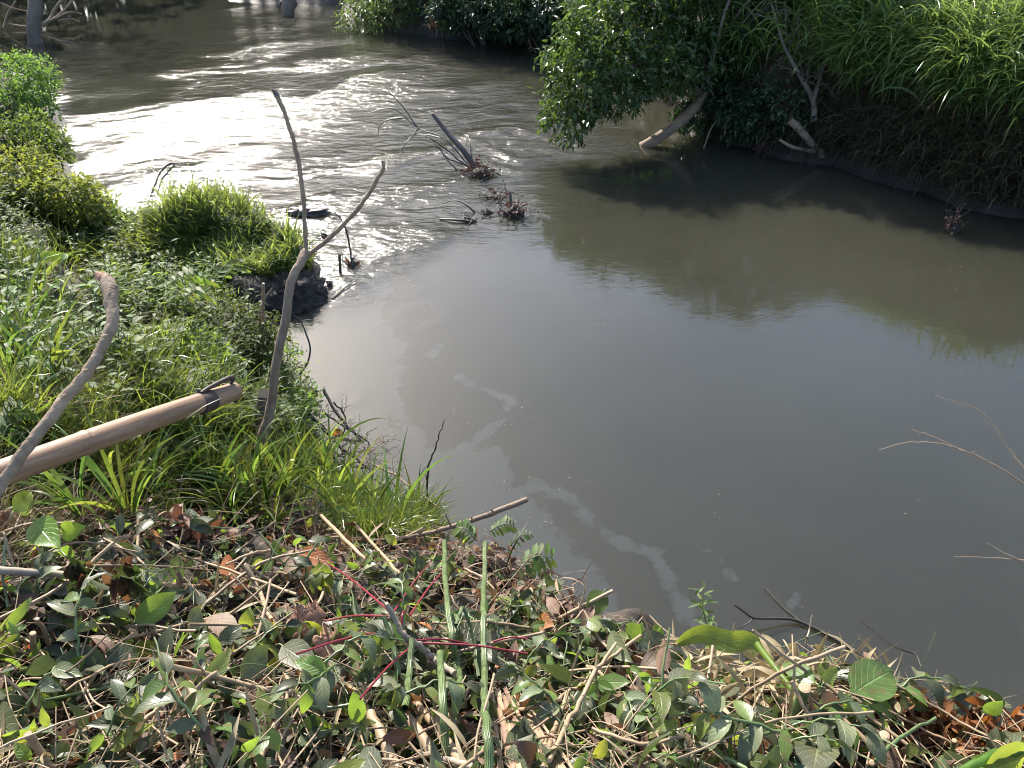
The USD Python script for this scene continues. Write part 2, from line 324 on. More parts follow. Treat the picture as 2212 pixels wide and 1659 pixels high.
rim = [(960, 1165, .7), (1060, 1195, .9), (1140, 1235, 1.05), (1225, 1335, 1.35), (1380, 1385, 1.6), (1470, 1455, 1.8), (1600, 1450, 1.85), (1750, 1450, 1.9), (1900, 1465, 1.95), (2060, 1545, 2.05), (2212, 1572, 2.05)]
for u, v, z in rim:
    cp(u, v, z); p = at_z(u, v, z); d = unit(V(.5, .85))
    for k, zz in ((.30, z * .55), (.55, 0.0), (1.1, -.5)):
        q = p[:2] + d * (k * (.6 + .3 * z)); cw(q[0], q[1], zz)
for a in [(0, 0, 2.95), (-2, .5, 2.85), (2, .5, 2.6), (0, -4, 3.2), (-6, 1, 2.8), (-10, 5, 2.5), (-12, 12, 1.7), (-11.5, 17, .8), (-20, 18, 1.4), (-13, 19.3, 0), (-20, 21, 0), (-14, 22, -.5), (-22, 25, -.8),
          (4, .8, 2.2), (4, 1.6, 1.9), (4.2, 2.4, 0), (4.3, 3.2, -.5), (9, .5, 2.2), (9, 1.7, 0), (9, 3, -.7), (30, 0, 2.5), (30, 2, -.3), (80, 1, 3), (-40, 5, 3), (-80, 20, 4), (0, -60, 5), (60, -60, 5), (-60, -60, 5),
          (2, 5, -.7), (5, 6, -.9), (1, 8, -.9), (-3, 12, -.9), (-1, 15, -.9), (-5, 18, -.9), (-6, 25, -1), (12, 6, -.9), (30, 5, -.9)]:
    cw(*a)
# far bank
far_wl = [(735, 12), (800, 58), (900, 72), (960, 82), (1080, 78), (1190, 104), (1290, 140), (1400, 185), (1490, 222), (1540, 296), (1620, 318), (1800, 356), (2000, 412), (2212, 470)]
for i, (u, v) in enumerate(far_wl):
    p = at_z(u, v, 0.0); d = unit(V(.55, .85))
    if i < 6: d = unit(V(.45, .9))
    if i in (7, 8): d = unit(V(.35, .95))
    for k, zz in ((-.9, -.6), (0, 0.0), (.13, .75), (.32, 1.35 if i > 8 else 1.1), (1.4, 1.6 if i > 8 else 1.25), (3.2, 1.8), (7, 2.3)):
        q = p[:2] + d * k; cw(q[0], q[1], zz)
for a in [(-2, 31, -.5), (-1, 33, 0), (0, 35, 1.3), (-10, 39, 0), (-10, 41.5, 1.5), (-25, 38, 0), (-25, 41, 1.5), (-50, 42, 1.5), (15, 30, 3), (20, 20, 3), (14, 9.3, 0), (14, 12, 1.3), (30, 9, 0), (30, 12, 1.6), (30, 25, 3.5), (90, 30, 4), (0, 110, 6), (90, 110, 6), (-90, 110, 6), (-90, 60, 4)]:
    cw(*a)
ctrl = np.array(ctrl)
rbf = RBFInterpolator(ctrl[:, :2], ctrl[:, 2], kernel='linear', smoothing=.004, neighbors=40)
gx = np.unique(np.concatenate([np.linspace(-120, -14, 25), np.linspace(-14, -5, 70), np.linspace(-5, 3, 150), np.linspace(3, 12, 100), np.linspace(12, 120, 25)]))
gy = np.unique(np.concatenate([np.linspace(-60, 0, 14), np.linspace(0, 7, 140), np.linspace(7, 20, 150), np.linspace(20, 45, 70), np.linspace(45, 130, 16)]))
GX, GY = np.meshgrid(gx, gy, indexing='ij')
pts2 = np.stack([GX.ravel(), GY.ravel()], 1)
GZ = rbf(pts2).reshape(GX.shape)
nearw = np.exp(-np.abs(GX) / 40)
def ss(a, b, x):
    t = np.clip((x - a) / (b - a), 0, 1); return t * t * (3 - 2 * t)
land = ss(.12, .5, GZ)
left = land * ss(-.9, -1.8, GX) * ss(2.6, 3.6, GY) * ss(22, 17, GY)
GZ = GZ + left * .34 * (meshkit.fbm(np.stack([GX * 3.6, GY * 3.6, 0 * GX + 7], -1), 2, 27) - .5)
GZ = GZ + left * .8 * (meshkit.fbm(np.stack([GX * 1.5, GY * 1.5, 0 * GX + 2], -1), 3, 21) - .52)
farb = ss(-.35, .1, GZ) * ss(2.5, 4, GX) * ss(8.5, 9.5, GY) * ss(24, 19, GY)
GZ = GZ + farb * .42 * (meshkit.fbm(np.stack([GX * 2.6, GY * 2.6, 0 * GX + 11], -1), 4, 41) - .5)
heap = land * ss(-3.4, -2.6, GX) * ss(3.4, 2.6, GX) * ss(4.6, 3.6, GY) * ss(.3, .9, GY)
GZ = GZ + heap * ss(.8, 1.5, GZ) * .5 * (meshkit.fbm(np.stack([GX * 4.6, GY * 4.6, 0 * GX + 5], -1), 3, 33) - .5)
GZ = GZ + nearw * (.10 * (meshkit.fbm(np.stack([GX * 2.2, GY * 2.2, 0 * GX], -1), 4, 3) - .5) + .16 * (meshkit.fbm(np.stack([GX * .8, GY * .8, 0 * GX], -1), 2, 9) - .5))
hfun = RegularGridInterpolator((gx, gy), GZ, bounds_error=False, fill_value=None)
def H(x, y):
    return hfun(np.stack([np.asarray(x, float), np.asarray(y, float)], -1)).reshape(np.shape(x))
def G(u, v, lift=0.0, tmax=30.0):
    """where the line of sight through a point of the photograph meets the ground (raised by lift)."""
    u, v = np.broadcast_arrays(np.asarray(u, float), np.asarray(v, float)); r = ray(u, v); shp = r.shape[:-1]
    r = r.reshape(-1, 3); t = np.full(len(r), 1.0); done = np.zeros(len(r), bool); lo = t.copy()
    for _ in range(260):
        p = CAM + r * t[:, None]; below = p[:, 2] <= np.maximum(H(p[:, 0], p[:, 1]), 0.0) + lift
        done |= below; lo = np.where(done, lo, t); t = np.where(done, t, t + .012 + t * .012)
        if done.all(): break
    hi = t.copy()
    for _ in range(10):
        mid = (lo + hi) / 2; p = CAM + r * mid[:, None]; b = p[:, 2] <= np.maximum(H(p[:, 0], p[:, 1]), 0.0) + lift
        hi = np.where(b, mid, hi); lo = np.where(b, lo, mid)
    return (CAM + r * hi[:, None]).reshape(*shp, 3)
def depth(p): return (np.asarray(p) - CAM) @ FWD
def gnormal(p):
    e = .08; x, y = p[..., 0], p[..., 1]
    return unit(np.stack([H(x - e, y) - H(x + e, y), H(x, y - e) - H(x, y + e), 2 * e + 0 * x], -1))
n0, n1 = GX.shape
idx = np.arange(n0 * n1).reshape(n0, n1)
q = np.stack([idx[:-1, :-1], idx[1:, :-1], idx[1:, 1:], idx[:-1, 1:]], -1).reshape(-1, 4)
m = usdkit.mesh(stage, '/World/ground', (np.stack([GX, GY, GZ], -1).reshape(-1, 3), q), soil, True)
tag(m.GetPrim(), kind='structure')

# ---------------------------------------------------------------- the river
wx = np.unique(np.concatenate([np.linspace(-120, -16, 30), np.linspace(-16, -4, 80), np.linspace(-4, 4, 120), np.linspace(4, 10, 70), np.linspace(10, 120, 30)]))
wy = np.unique(np.concatenate([np.linspace(-20, 1, 8), np.linspace(1, 7, 100), np.linspace(7, 17, 170), np.linspace(17, 30, 70), np.linspace(30, 100, 40)]))
WX, WY = np.meshgrid(wx, wy, indexing='ij'); W2 = np.stack([WX.ravel(), WY.ravel()], 1)
def wpx(pts): return at_z(np.array([p[0] for p in pts]), np.array([p[1] for p in pts]), 0.0)[:, :2]
def dist_to(geom): return shapely.distance(geom, shapely.points(W2)).reshape(WX.shape)
def sstep(a, b, x):
    t = np.clip((x - a) / (b - a), 0, 1); return t * t * (3 - 2 * t)
wob = meshkit.fbm(np.stack([WX * .7, WY * .7, 0 * WX], -1), 3, 5) - .5
# lively current on the far left, calm pool on the near right
current = Polygon(wpx([(100, 460), (520, 470), (700, 560), (760, 520), (880, 470), (1010, 455), (1090, 390), (1080, 300), (1230, 300), (1150, 235), (960, 130), (780, 70), (640, 15), (500, 25), (420, 55), (290, 95), (180, 120), (90, 170)]))
ripple = 1 - sstep(-.1, 2.0, dist_to(current) + wob * 2.2)
eddy = Polygon(wpx([(150, 212), (210, 178), (300, 170), (355, 188), (335, 212), (260, 224), (180, 224)]))
ripple *= sstep(-.05, .6, dist_to(eddy) + wob * .9) * .82 + .18
calm2 = Polygon(wpx([(120, 60), (300, 10), (400, 60), (330, 130), (150, 150)]))
ripple *= sstep(-.1, 3.0, dist_to(calm2) + wob * 2) * .6 + .4
fu, fv = WX * .8 + WY * .6, -WX * .6 + WY * .8      # along and across the current
sw_ = meshkit.fbm(np.stack([fu * .35 + 1.2 * wob, fv * 1.3 + 2.5 * wob, 0 * WX], -1), 4, 17)
ripple *= .56 + .62 * sstep(.3, .68, sw_)
ripple *= 1 - .4 * sstep(15, 26, WY)
wob_zone = Polygon(wpx([(1180, 470), (1500, 440), (1760, 480), (2212, 640), (2212, 720), (1800, 640), (1600, 690), (1400, 720), (1200, 610)]))
ripple = np.maximum(ripple, .085 * (1 - sstep(-.05, .7, dist_to(wob_zone) + wob * .6)))
wz = np.zeros_like(WX)
def ridge(pts, a, w, fade=True):
    global wz
    ls = LineString(smooth_path(np.hstack([wpx(pts), np.zeros((len(pts), 1))]), 6)[:, :2])
    d = dist_to(ls); s = shapely.line_locate_point(ls, shapely.points(W2), normalized=True).reshape(WX.shape)
    env = np.sin(np.pi * np.clip(s * .86 + .07, 0, 1)) if fade else 1
    wz = wz + a * env * (np.exp(-(d / w) ** 2) - .45 * np.exp(-(d / (2.1 * w)) ** 2))
ridge([(1000, 292), (1040, 283), (1075, 286), (1110, 278), (1150, 290), (1190, 300), (1250, 298)], .05, .16)
ridge([(1020, 300), (1060, 306), (1110, 303), (1180, 308)], .03, .12)
ridge([(1050, 320), (1085, 330), (1110, 345), (1150, 345), (1200, 335)], .045, .13)
ridge([(1062, 352), (1095, 366), (1130, 372), (1170, 360)], .04, .11)
ridge([(1060, 380), (1100, 385), (1150, 378), (1210, 366)], .03, .10)
ridge([(790, 465), (840, 452), (878, 462), (870, 490)], .016, .07)
ridge([(820, 475), (860, 470), (885, 480)], .012, .06)
ridge([(760, 520), (815, 505), (825, 530), (800, 545)], .008, .06)
for (u, v), rad in (((750, 858), .10), ((750, 858), .17), ((915, 682), .22), ((915, 682), .30), ((790, 535), .25)):
    c = wpx([(u, v)])[0]; d = np.abs(np.hypot(WX - c[0], WY - c[1]) - rad)
    wz = wz + .0022 * np.exp(-(d / .03) ** 2)
film_a = Polygon(wpx([(650, 720), (720, 650), (770, 600), (822, 585), (800, 690), (845, 740), (835, 880), (885, 955), (895, 985), (960, 1000), (1000, 985), (1050, 985), (1075, 1050), (1110, 1080), (1150, 1120), (1210, 1200), (1290, 1290), (1320, 1400), (1200, 1400), (1000, 1200), (760, 1080), (640, 900)]))
film = 1 - sstep(-.05, .35, dist_to(film_a))
for pts, w in (([(990, 815), (1025, 838), (1070, 848), (1100, 862), (1092, 900), (1040, 940), (1000, 985)], .06), ([(1110, 1070), (1165, 1045), (1230, 1080), (1290, 1135), (1340, 1175), (1420, 1195), (1450, 1255), (1490, 1340), (1560, 1420)], .07),
               ([(930, 765), (955, 745)], .07), ([(1010, 960), (1080, 1080), (1180, 1200), (1260, 1320)], .09), ([(1530, 1190), (1560, 1210), (1590, 1250)], .05), ([(1700, 1330), (1720, 1290)], .05)):
    film = np.maximum(film, .70 - .70 * sstep(w * .05, w * 2.4, dist_to(LineString(wpx(pts)))))
wq = np.arange(WX.size).reshape(WX.shape)
q = np.stack([wq[:-1, :-1], wq[1:, :-1], wq[1:, 1:], wq[:-1, 1:]], -1).reshape(-1, 4)
water = usdkit.material(stage, M_('river_water'), {
    'g': ('geometry', {}), 'at': ('attribute', {'attribute': 'ripple'}), 'af': ('attribute', {'attribute': 'film'}),
    'mp': ('mapping', {'scale': (.55, 1.0, 1.0), 'rotation': (0., 0., .25)}),
    'w1': ('noise_texture', {'scale': 3.2, 'detail': 2., 'roughness': .5, 'distortion': .5}), 'w2': ('noise_texture', {'scale': 11., 'detail': 3., 'roughness': .6, 'distortion': .4}),
    'w3': ('noise_texture', {'scale': 26., 'detail': 2., 'roughness': .55}),
    'h1': ('math', {'math_type': 'multiply', 'value2': .052}), 'h2': ('math', {'math_type': 'multiply_add', 'value2': .024}), 'h3': ('math', {'math_type': 'multiply_add', 'value2': .009}),
    'hr': ('math', {'math_type': 'multiply'}), 'pm': ('math', {'math_type': 'multiply_add', 'value2': .0005}), 'ra': ('math', {'math_type': 'power', 'value2': 1.3}),
    'bp': ('bump', {'strength': 1.0, 'distance': 1.0}),
    'fn': ('noise_texture', {'scale': 4., 'detail': 9., 'roughness': .68}), 'fa': ('math', {'math_type': 'multiply_add', 'value2': 1.9}),
    'fr': ('map_range', {'from_min': 1.40, 'from_max': 1.62, 'to_min': 0., 'to_max': 1., 'clamp': True}),
    'f0': ('math', {'math_type': 'multiply'}),
    'cn': ('noise_texture', {'scale': .35, 'detail': 3.}), 'cr': ('rgb_ramp', {'ramp': [(.35, (.0255, .0255, .0175)), (.65, (.032, .0315, .022))]}),
    'fc': ('mix_color', {'b': (.043, .045, .038)}), 'rg': ('map_range', {'from_min': .15, 'from_max': 1.0, 'to_min': .0, 'to_max': .115, 'clamp': True}),
    'p': ('principled_bsdf', {'ior': 1.45, 'subsurface_weight': .85, 'subsurface_scale': .16, 'subsurface_radius': (1.0, .9, .6)})},
    [('g.position', 'mp.vector'), ('mp.vector', 'w1.vector'), ('mp.vector', 'w2.vector'), ('g.position', 'w3.vector'),
     ('w1.fac', 'h1.value1'), ('w2.fac', 'h2.value1'), ('h1.value', 'h2.value3'), ('w3.fac', 'h3.value1'), ('h2.value', 'h3.value3'),
     ('at.fac', 'ra.value1'), ('h3.value', 'hr.value1'), ('ra.value', 'hr.value2'), ('w2.fac', 'pm.value1'), ('hr.value', 'pm.value3'), ('pm.value', 'bp.height'), ('bp.normal', 'p.normal'),
     ('g.position', 'fn.vector'), ('fn.fac', 'fa.value1'), ('af.fac', 'fa.value3'), ('fa.value', 'fr.value'), ('fr.result', 'fc.fac'),
     ('g.position', 'cn.vector'), ('cn.fac', 'cr.fac'), ('cr.color', 'fc.a'), ('fc.result', 'p.base_color'), ('at.fac', 'rg.value'), ('rg.result', 'p.roughness')], surface='p.BSDF')
m = usdkit.mesh(stage, '/World/river', (np.stack([WX, WY, wz], -1).reshape(-1, 3), q), water, True)
for nm, arr in (('ripple', ripple), ('film', film)):
    UsdGeom.PrimvarsAPI(m).CreatePrimvar(nm, Sdf.ValueTypeNames.FloatArray, 'vertex').Set(Vt.FloatArray.FromNumpy(arr.ravel().astype(np.float32)))
tag(m.GetPrim(), kind='structure')

# ---------------------------------------------------------------- crowns and trees
def crown_points(lobes, n, seed, shell=.55):
    """lobes: (centre, (rx, ry, rz)); points near the lobes' surfaces, outward directions."""
    r = np.random.default_rng(seed); C = np.array([l[0] for l in lobes]); R = np.array([np.broadcast_to(l[1], 3) for l in lobes])
    w = (R.prod(1)) ** .67; k = r.choice(len(lobes), n, p=w / w.sum())
    d = unit(r.normal(size=(n, 3))); rad = shell + (1 - shell) * r.random(n) ** .5
    lump = .75 + .5 * meshkit.noise(d * 2.3 + k[:, None] * 5.1, seed)
    return C[k] + d * R[k] * (rad * lump)[:, None], d
def crown_mesh(lobes, n_spray, per, L, W, seed, shell=.55, down=.4, spread=.14):
    r = np.random.default_rng(seed + 50)
    c, d = crown_points(lobes, n_spray, seed, shell)
    ax = unit(d + r.normal(0, .5, d.shape) + V(0, 0, -down))
    P = np.repeat(c, per, 0) + np.repeat(ax, per, 0) * (r.random(n_spray * per) * spread * 1.6)[:, None] + r.normal(0, spread * .25, (n_spray * per, 3))
    D = unit(np.repeat(ax, per, 0) * .8 + r.normal(0, .6, (n_spray * per, 3)) + V(0, 0, -.25))
    N = unit(V(0, 0, 1) + r.normal(0, .45, (n_spray * per, 3)))
    s = r.uniform(.65, 1.25, n_spray * per)
    return leaflets4(P, D, N, L * s, W * s), c
def limbs(root, targets, r0, seed, mid=None, r1=.006, sides=6):
    r = np.random.default_rng(seed); out = []
    for t in targets:
        t = np.asarray(t); root_ = np.asarray(root)
        mids = root_ + (t - root_) * .5 + r.normal(0, .07 * np.linalg.norm(t - root_), 3) + V(0, 0, .08 * np.linalg.norm(t - root_))
        out.append(tube(smooth_path([root_, mids, t], 5), [r0, r0 * .55, r1], sides))
    return out

# the overhanging tree on the far bank
wb = at_z(1395, 314, 0.0); Dt = float(depth(wb))
t0 = at_z(1375, 320, -.35)
trunk_pts = [t0, wb, at_d(1450, 278, Dt - .1), at_d(1495, 238, Dt - .2), at_d(1520, 205, Dt - .15), at_d(1530, 150, Dt + .1), at_d(1500, 80, Dt + .2), at_d(1440, -10, Dt)]
tree = thing('overhanging_tree', 'dense leafy tree leaning over the river, its bare trunk curving down into the water', 'tree', wb)
part(tree, 'trunk', tube(smooth_path(trunk_pts, 6), [.10, .092, .088, .09, .09, .085, .07, .035], 14, rough=.03, seed=4), bark_tree)
L = lambda u, v, d, r: (at_d(u, v, d), r)
lobes = [L(1290, 60, Dt - .8, (.55, .6, .5)), L(1240, 125, Dt - 1.0, (.42, .5, .38)), L(1330, 130, Dt - .9, (.6, .7, .45)), L(1250, 200, Dt - 1.1, (.42, .5, .3)), L(1225, 255, Dt - 1.1, (.32, .35, .2)), L(1248, 278, Dt - 1.15, (.12, .12, .17)),
         L(1325, 195, Dt - .9, (.5, .6, .28)), L(1420, 135, Dt - .6, (.7, .8, .4)), L(1400, 60, Dt - .3, (.7, .8, .6)), L(1500, 40, Dt, (.8, .9, .6)), L(1510, 125, Dt - .2, (.7, .7, .36)), L(1600, 90, Dt + .2, (.75, .8, .55)),
         L(1610, 160, Dt + .4, (.55, .6, .3)), L(1690, 60, Dt + .5, (.7, .8, .5)), L(1430, -50, Dt - .2, (.9, 1, .55)), L(1560, -60, Dt + .3, (.9, 1, .6)), L(1330, -20, Dt - .4, (.6, .7, .4)), L(1470, -150, Dt + .2, (.8, .9, .6)), L(1600, -170, Dt + .4, (.7, .8, .55)), L(1540, -250, Dt + .5, (.6, .7, .5)), L(1690, -60, Dt + .5, (.7, .8, .5))]
lobes += [(V(*c), R) for c, R in ((at_d(1720, 140, Dt + .3), (.55, .5, .35)), (at_d(1775, 60, Dt + .5), (.6, .6, .4)), ((3.6, 14.9, 3.1), (.75, .45, .45)), ((4.3, 14.5, 3.3), (.75, .4, .45)), ((5.0, 14.2, 3.2), (.7, .4, .42)), ((4.6, 14.0, 2.9), (.6, .4, .35)), ((5.5, 13.9, 3.0), (.5, .35, .35)))]  # fixed-position lobes, out of view, added to shade the lower bank and mirror in water
cm, cc = crown_mesh(lobes, 5200, 8, .125, .054, 21)
part(tree, 'crown', cm, tree_leaf, False)
root = trunk_pts[4]
for k, (l, _) in enumerate(lobes[::2]):
    part(tree, 'limb', limbs(trunk_pts[4 + k % 3], [l], .045, 60 + k)[0], bark_dark)
tw = limbs(trunk_pts[5], cc[rng.choice(len(cc), 60, replace=False)], .018, 77, r1=.004, sides=5)
part(tree, 'twigs', cat_mesh(tw), bark_dark, kind='stuff')

def bush(name, label, base, lobes, n, per, L, W, mat, seed, stem=bark_dark, group=None, shell=.45, r0=.03, nst=5, spread=.12, cat='bush'):
    t = thing(name, label, cat, base, group)
    m, c = crown_mesh(lobes, n, per, L, W, seed, shell, spread=spread)
    part(t, 'crown', m, mat, False)
    tips = c[np.random.default_rng(seed).choice(len(c), nst, replace=False)]
    for x in limbs(base, tips, r0, seed): part(t, 'stem', x, stem)
    return t

# bushes on the far bank
p = at_z(860, 66, 0.1); d0 = float(depth(p))
bush('riverside_shrub', 'pale leafy shrub with twiggy base on the far bank at the top of the river', p + V(0, .5, .2), [L(800, 30, d0 + .2, (.7, .6, .45)), L(860, 20, d0 + .3, (.9, .7, .6)), L(920, 25, d0 + .4, (.7, .6, .5)), L(830, -20, d0 + .6, (1, .8, .6))],
     520, 8, .13, .06, shrub_leaf, 31, nst=14, r0=.025, spread=.2)
p = at_z(960, 78, 0.1)
t = thing('dead_twig_heap', 'reddish brown heap of dead twigs beside the pale shrub on the far bank', 'twigs', p)
r = np.random.default_rng(5); tw = []
for k in range(70):
    a = p + V(r.normal(0, .3), .3 + r.normal(0, .2), .2); b = at_d(r.uniform(915, 1000), r.uniform(5, 65), float(depth(p)) + .2)
    tw.append(tube(smooth_path([a, (a + b) / 2 + r.normal(0, .12, 3), b], 4), [.012, .004], 5))
part(t, 'twigs', cat_mesh(tw), stalk_brown, kind='stuff')
xs = at_d(r.uniform(925, 990, 500), r.uniform(10, 60, 500), float(depth(p)) + r.normal(.2, .2, 500))
part(t, 'dead_leaves', leaflets4(xs, r.normal(size=(500, 3)) + V(0, 0, -1), r.normal(size=(500, 3)), .09, .04), orange_leaf, False, kind='stuff')
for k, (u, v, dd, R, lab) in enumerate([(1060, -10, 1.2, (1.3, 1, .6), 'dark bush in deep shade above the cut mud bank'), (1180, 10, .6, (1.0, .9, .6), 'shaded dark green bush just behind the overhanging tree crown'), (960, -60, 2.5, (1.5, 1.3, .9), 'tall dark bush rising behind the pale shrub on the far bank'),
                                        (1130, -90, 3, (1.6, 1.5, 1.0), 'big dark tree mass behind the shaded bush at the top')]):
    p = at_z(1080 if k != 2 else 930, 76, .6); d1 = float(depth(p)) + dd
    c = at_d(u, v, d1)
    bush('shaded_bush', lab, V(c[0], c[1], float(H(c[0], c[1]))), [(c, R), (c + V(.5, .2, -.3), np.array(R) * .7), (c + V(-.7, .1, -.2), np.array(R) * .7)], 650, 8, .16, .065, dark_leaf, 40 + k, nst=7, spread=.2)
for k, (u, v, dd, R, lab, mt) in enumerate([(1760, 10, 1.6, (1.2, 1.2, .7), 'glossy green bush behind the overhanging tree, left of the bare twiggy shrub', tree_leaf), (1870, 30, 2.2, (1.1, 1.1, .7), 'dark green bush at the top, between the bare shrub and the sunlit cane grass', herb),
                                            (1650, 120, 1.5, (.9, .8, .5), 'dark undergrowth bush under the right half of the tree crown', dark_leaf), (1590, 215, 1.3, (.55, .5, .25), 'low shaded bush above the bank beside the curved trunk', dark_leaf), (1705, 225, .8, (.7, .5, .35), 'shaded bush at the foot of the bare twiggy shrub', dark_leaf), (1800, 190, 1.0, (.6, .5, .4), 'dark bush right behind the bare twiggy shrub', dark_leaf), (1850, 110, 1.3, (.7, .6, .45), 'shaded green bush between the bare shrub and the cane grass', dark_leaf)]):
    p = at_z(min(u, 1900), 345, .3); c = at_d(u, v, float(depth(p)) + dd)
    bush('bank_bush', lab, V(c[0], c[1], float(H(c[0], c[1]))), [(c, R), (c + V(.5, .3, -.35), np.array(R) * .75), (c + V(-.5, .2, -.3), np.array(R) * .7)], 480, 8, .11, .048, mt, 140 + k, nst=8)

# bare twiggy shrub and driftwood under it
b0 = at_z(1758, 262, .55); db = float(depth(b0)) - .5; b0 = at_d(1758, 262, db)
t = thing('bare_shrub', 'leafless grey twiggy shrub rising from the far bank between tree and cane grass', 'shrub', b0)
part(t, 'stem', tube(smooth_path([b0, at_d(1755, 215, db), at_d(1715, 140, db), at_d(1690, 90, db), at_d(1668, 10, db)], 5), [.055, .045, .035, .02, .012], 8), bark_dark)
part(t, 'stem', tube(smooth_path([at_d(1756, 225, db), at_d(1768, 180, db - .1), at_d(1785, 110, db), at_d(1780, 40, db), at_d(1800, -10, db)], 5), [.04, .03, .025, .018, .01], 8), bark_dark)
part(t, 'stem', tube(smooth_path([at_d(1740, 185, db), at_d(1748, 120, db + .1), at_d(1752, 60, db + .2)], 5), [.03, .02, .008], 7), bark_dark)
tw = []
for k in range(70):
    i = r.integers(0, 3); s = r.random()
    a = [at_d(1755 - 75 * s, 215 - 190 * s, db), at_d(1766 + 22 * s, 190 - 180 * s, db), at_d(1742 + 10 * s, 180 - 120 * s, db + .15)][i]
    e = a + unit(r.normal(size=3) + V(0, 0, .6)) * r.uniform(.25, .75)
    tw.append(tube(smooth_path([a, (a + e) / 2 + r.normal(0, .04, 3), e], 4), [.009, .003], 4))
part(t, 'twigs', cat_mesh(tw), bark_dark, kind='stuff')
w0 = at_z(1798, 356, -.05); dw = float(depth(w0))
t = thing('forked_driftwood', 'pale grey forked branch leaning up from the water at the far bank', 'branch', w0)
part(t, 'branch', tube(smooth_path([w0, at_d(1780, 338, dw - .12), at_d(1755, 312, dw - .28), at_d(1728, 280, dw - .38), at_d(1706, 260, dw - .42)], 5), [.06, .062, .058, .065, .06], 10, rough=.03), bark_grey)
part(t, 'side_branch', tube(smooth_path([at_d(1770, 330, dw - .18), at_d(1740, 324, dw - .35), at_d(1710, 317, dw - .5), at_d(1684, 302, dw - .55)], 5), [.045, .03, .028, .02], 8), bark_grey)
p = at_z(1650, 330, .0); dq = float(depth(p))
t = thing('withered_frond', 'withered brown frond hanging from the shaded bank above the water', 'frond', p)
fr = smooth_path([at_d(1640, 165, dq + .1), at_d(1652, 215, dq - .1), at_d(1660, 262, dq - .2), at_d(1650, 318, dq - .25)], 8)
part(t, 'rachis', tube(fr, [.012, .006], 6), stalk_brown)
fp = np.repeat(fr, 4, 0); fd = r.normal(0, .5, fp.shape) + V(-.3, 0, -.7)
mm, uv = leaves(fp, fd, r.normal(size=fp.shape), .24, .035, .8, .3)
part(t, 'dead_leaflets', mm, dead_leaf, kind='stuff')
t = thing('shaded_roots', 'tangle of thin pale roots and twigs on the shaded bank by the trunk', 'roots', at_z(1560, 310, .1))
for k, (a, b, c) in enumerate([((1520, 320), (1545, 265), (1600, 248)), ((1580, 248), (1640, 262), (1665, 268)), ((1565, 290), (1570, 262), (1568, 240)), ((1610, 285), (1660, 275), (1712, 285)), ((1600, 250), (1680, 275), (1720, 272))]):
    dd = float(depth(at_z(1560, 305, .1))) - .3
    part(t, 'root', tube(smooth_path([at_d(*a, dd), at_d(*b, dd + .1), at_d(*c, dd + .2)], 6), [.012, .014, .009], 6), bark_pale if k % 2 else bark_grey)

# tall cane grass on the right-hand far bank
cane_poly = [(1780, 60), (1850, -20), (2330, -60), (2330, 478), (2212, 462), (2060, 415), (1930, 385), (1800, 345), (1810, 240)]
pp = in_poly(cane_poly, 2300, 8); base = G(pp[:, 0], pp[:, 1], 0.0, 40)
keep = (base[:, 1] > 7) & (base[:, 1] < 26); base = base[keep]
ex = np.stack([rng.uniform(4.5, 13, 1300), rng.uniform(10.5, 19, 1300)], 1)
hz = H(ex[:, 0], ex[:, 1]); sel = (hz > .3) & (ex[:, 0] > 5.0)
base = np.vstack([base, np.column_stack([ex, hz])[sel]])
wl = LineString(np.array([at_z(u, v, 0.0)[:2] for u, v in far_wl[8:]] + [V(14, 9.3)])); q_ = [wl.interpolate(x, normalized=True) for x in rng.random(620) ** .9]
ed = np.array([[q.x, q.y] for q in q_]) + rng.uniform(.0, .5, (620, 1)) * V(.55, .85); base = np.vstack([base, np.column_stack([ed, H(ed[:, 0], ed[:, 1])])])
wl2 = LineString(np.array([at_z(u, v, 0.0)[:2] for u, v in far_wl[6:]] + [V(14, 9.3)])); e2 = np.array([[q.x, q.y] for q in (wl2.interpolate(x, normalized=True) for x in rng.random(900))]) + rng.uniform(-.3, .35, (900, 1)) * V(.55, .85)
h2 = H(e2[:, 0], e2[:, 1]); toe = np.column_stack([e2, h2])[(h2 > .0) & (h2 < .6)]
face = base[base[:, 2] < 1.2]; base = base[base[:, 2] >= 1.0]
per = 8; P = np.repeat(base, per, 0); N = len(P)
wind = math.radians(-140)
az = np.where(rng.random(N) < .6, wind + rng.normal(0, .7, N), rng.uniform(0, 6.28, N))
Pz = P + np.column_stack([rng.normal(0, .10, (N, 2)), np.zeros(N)]); Pz[:, 2] += rng.random(N) ** 1.2 * .5
solo('cane_grass', blades(Pz, az, rng.uniform(.5, 1.3, N), rng.uniform(.02, .044, N), rng.uniform(.05, .6, N), rng.uniform(1.1, 2.7, N), 6, 11), cane, 'tall arching green cane grass covering the steep far bank on the right', 'grass', kind='stuff')
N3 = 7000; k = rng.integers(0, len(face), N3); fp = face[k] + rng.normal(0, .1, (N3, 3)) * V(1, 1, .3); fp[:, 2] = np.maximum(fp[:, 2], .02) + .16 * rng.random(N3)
solo('dead_reeds', blades(fp, np.where(rng.random(N3) < .7, wind + rng.normal(0, .8, N3), rng.uniform(0, 6.28, N3)), rng.uniform(.35, .9, N3), rng.uniform(.010, .022, N3), rng.uniform(.2, .8, N3), rng.uniform(1., 2.6, N3), 5, 13), shade_reed, 'dull brown and olive reeds, shade put into their dark colour, hanging down the face of the right bank', 'reeds', kind='stuff')
N4 = len(toe) * 11; tp4 = np.repeat(toe, 11, 0) + rng.normal(0, .05, (N4, 3)) * V(1, 1, .2); tp4[:, 2] += .3 * rng.random(N4)
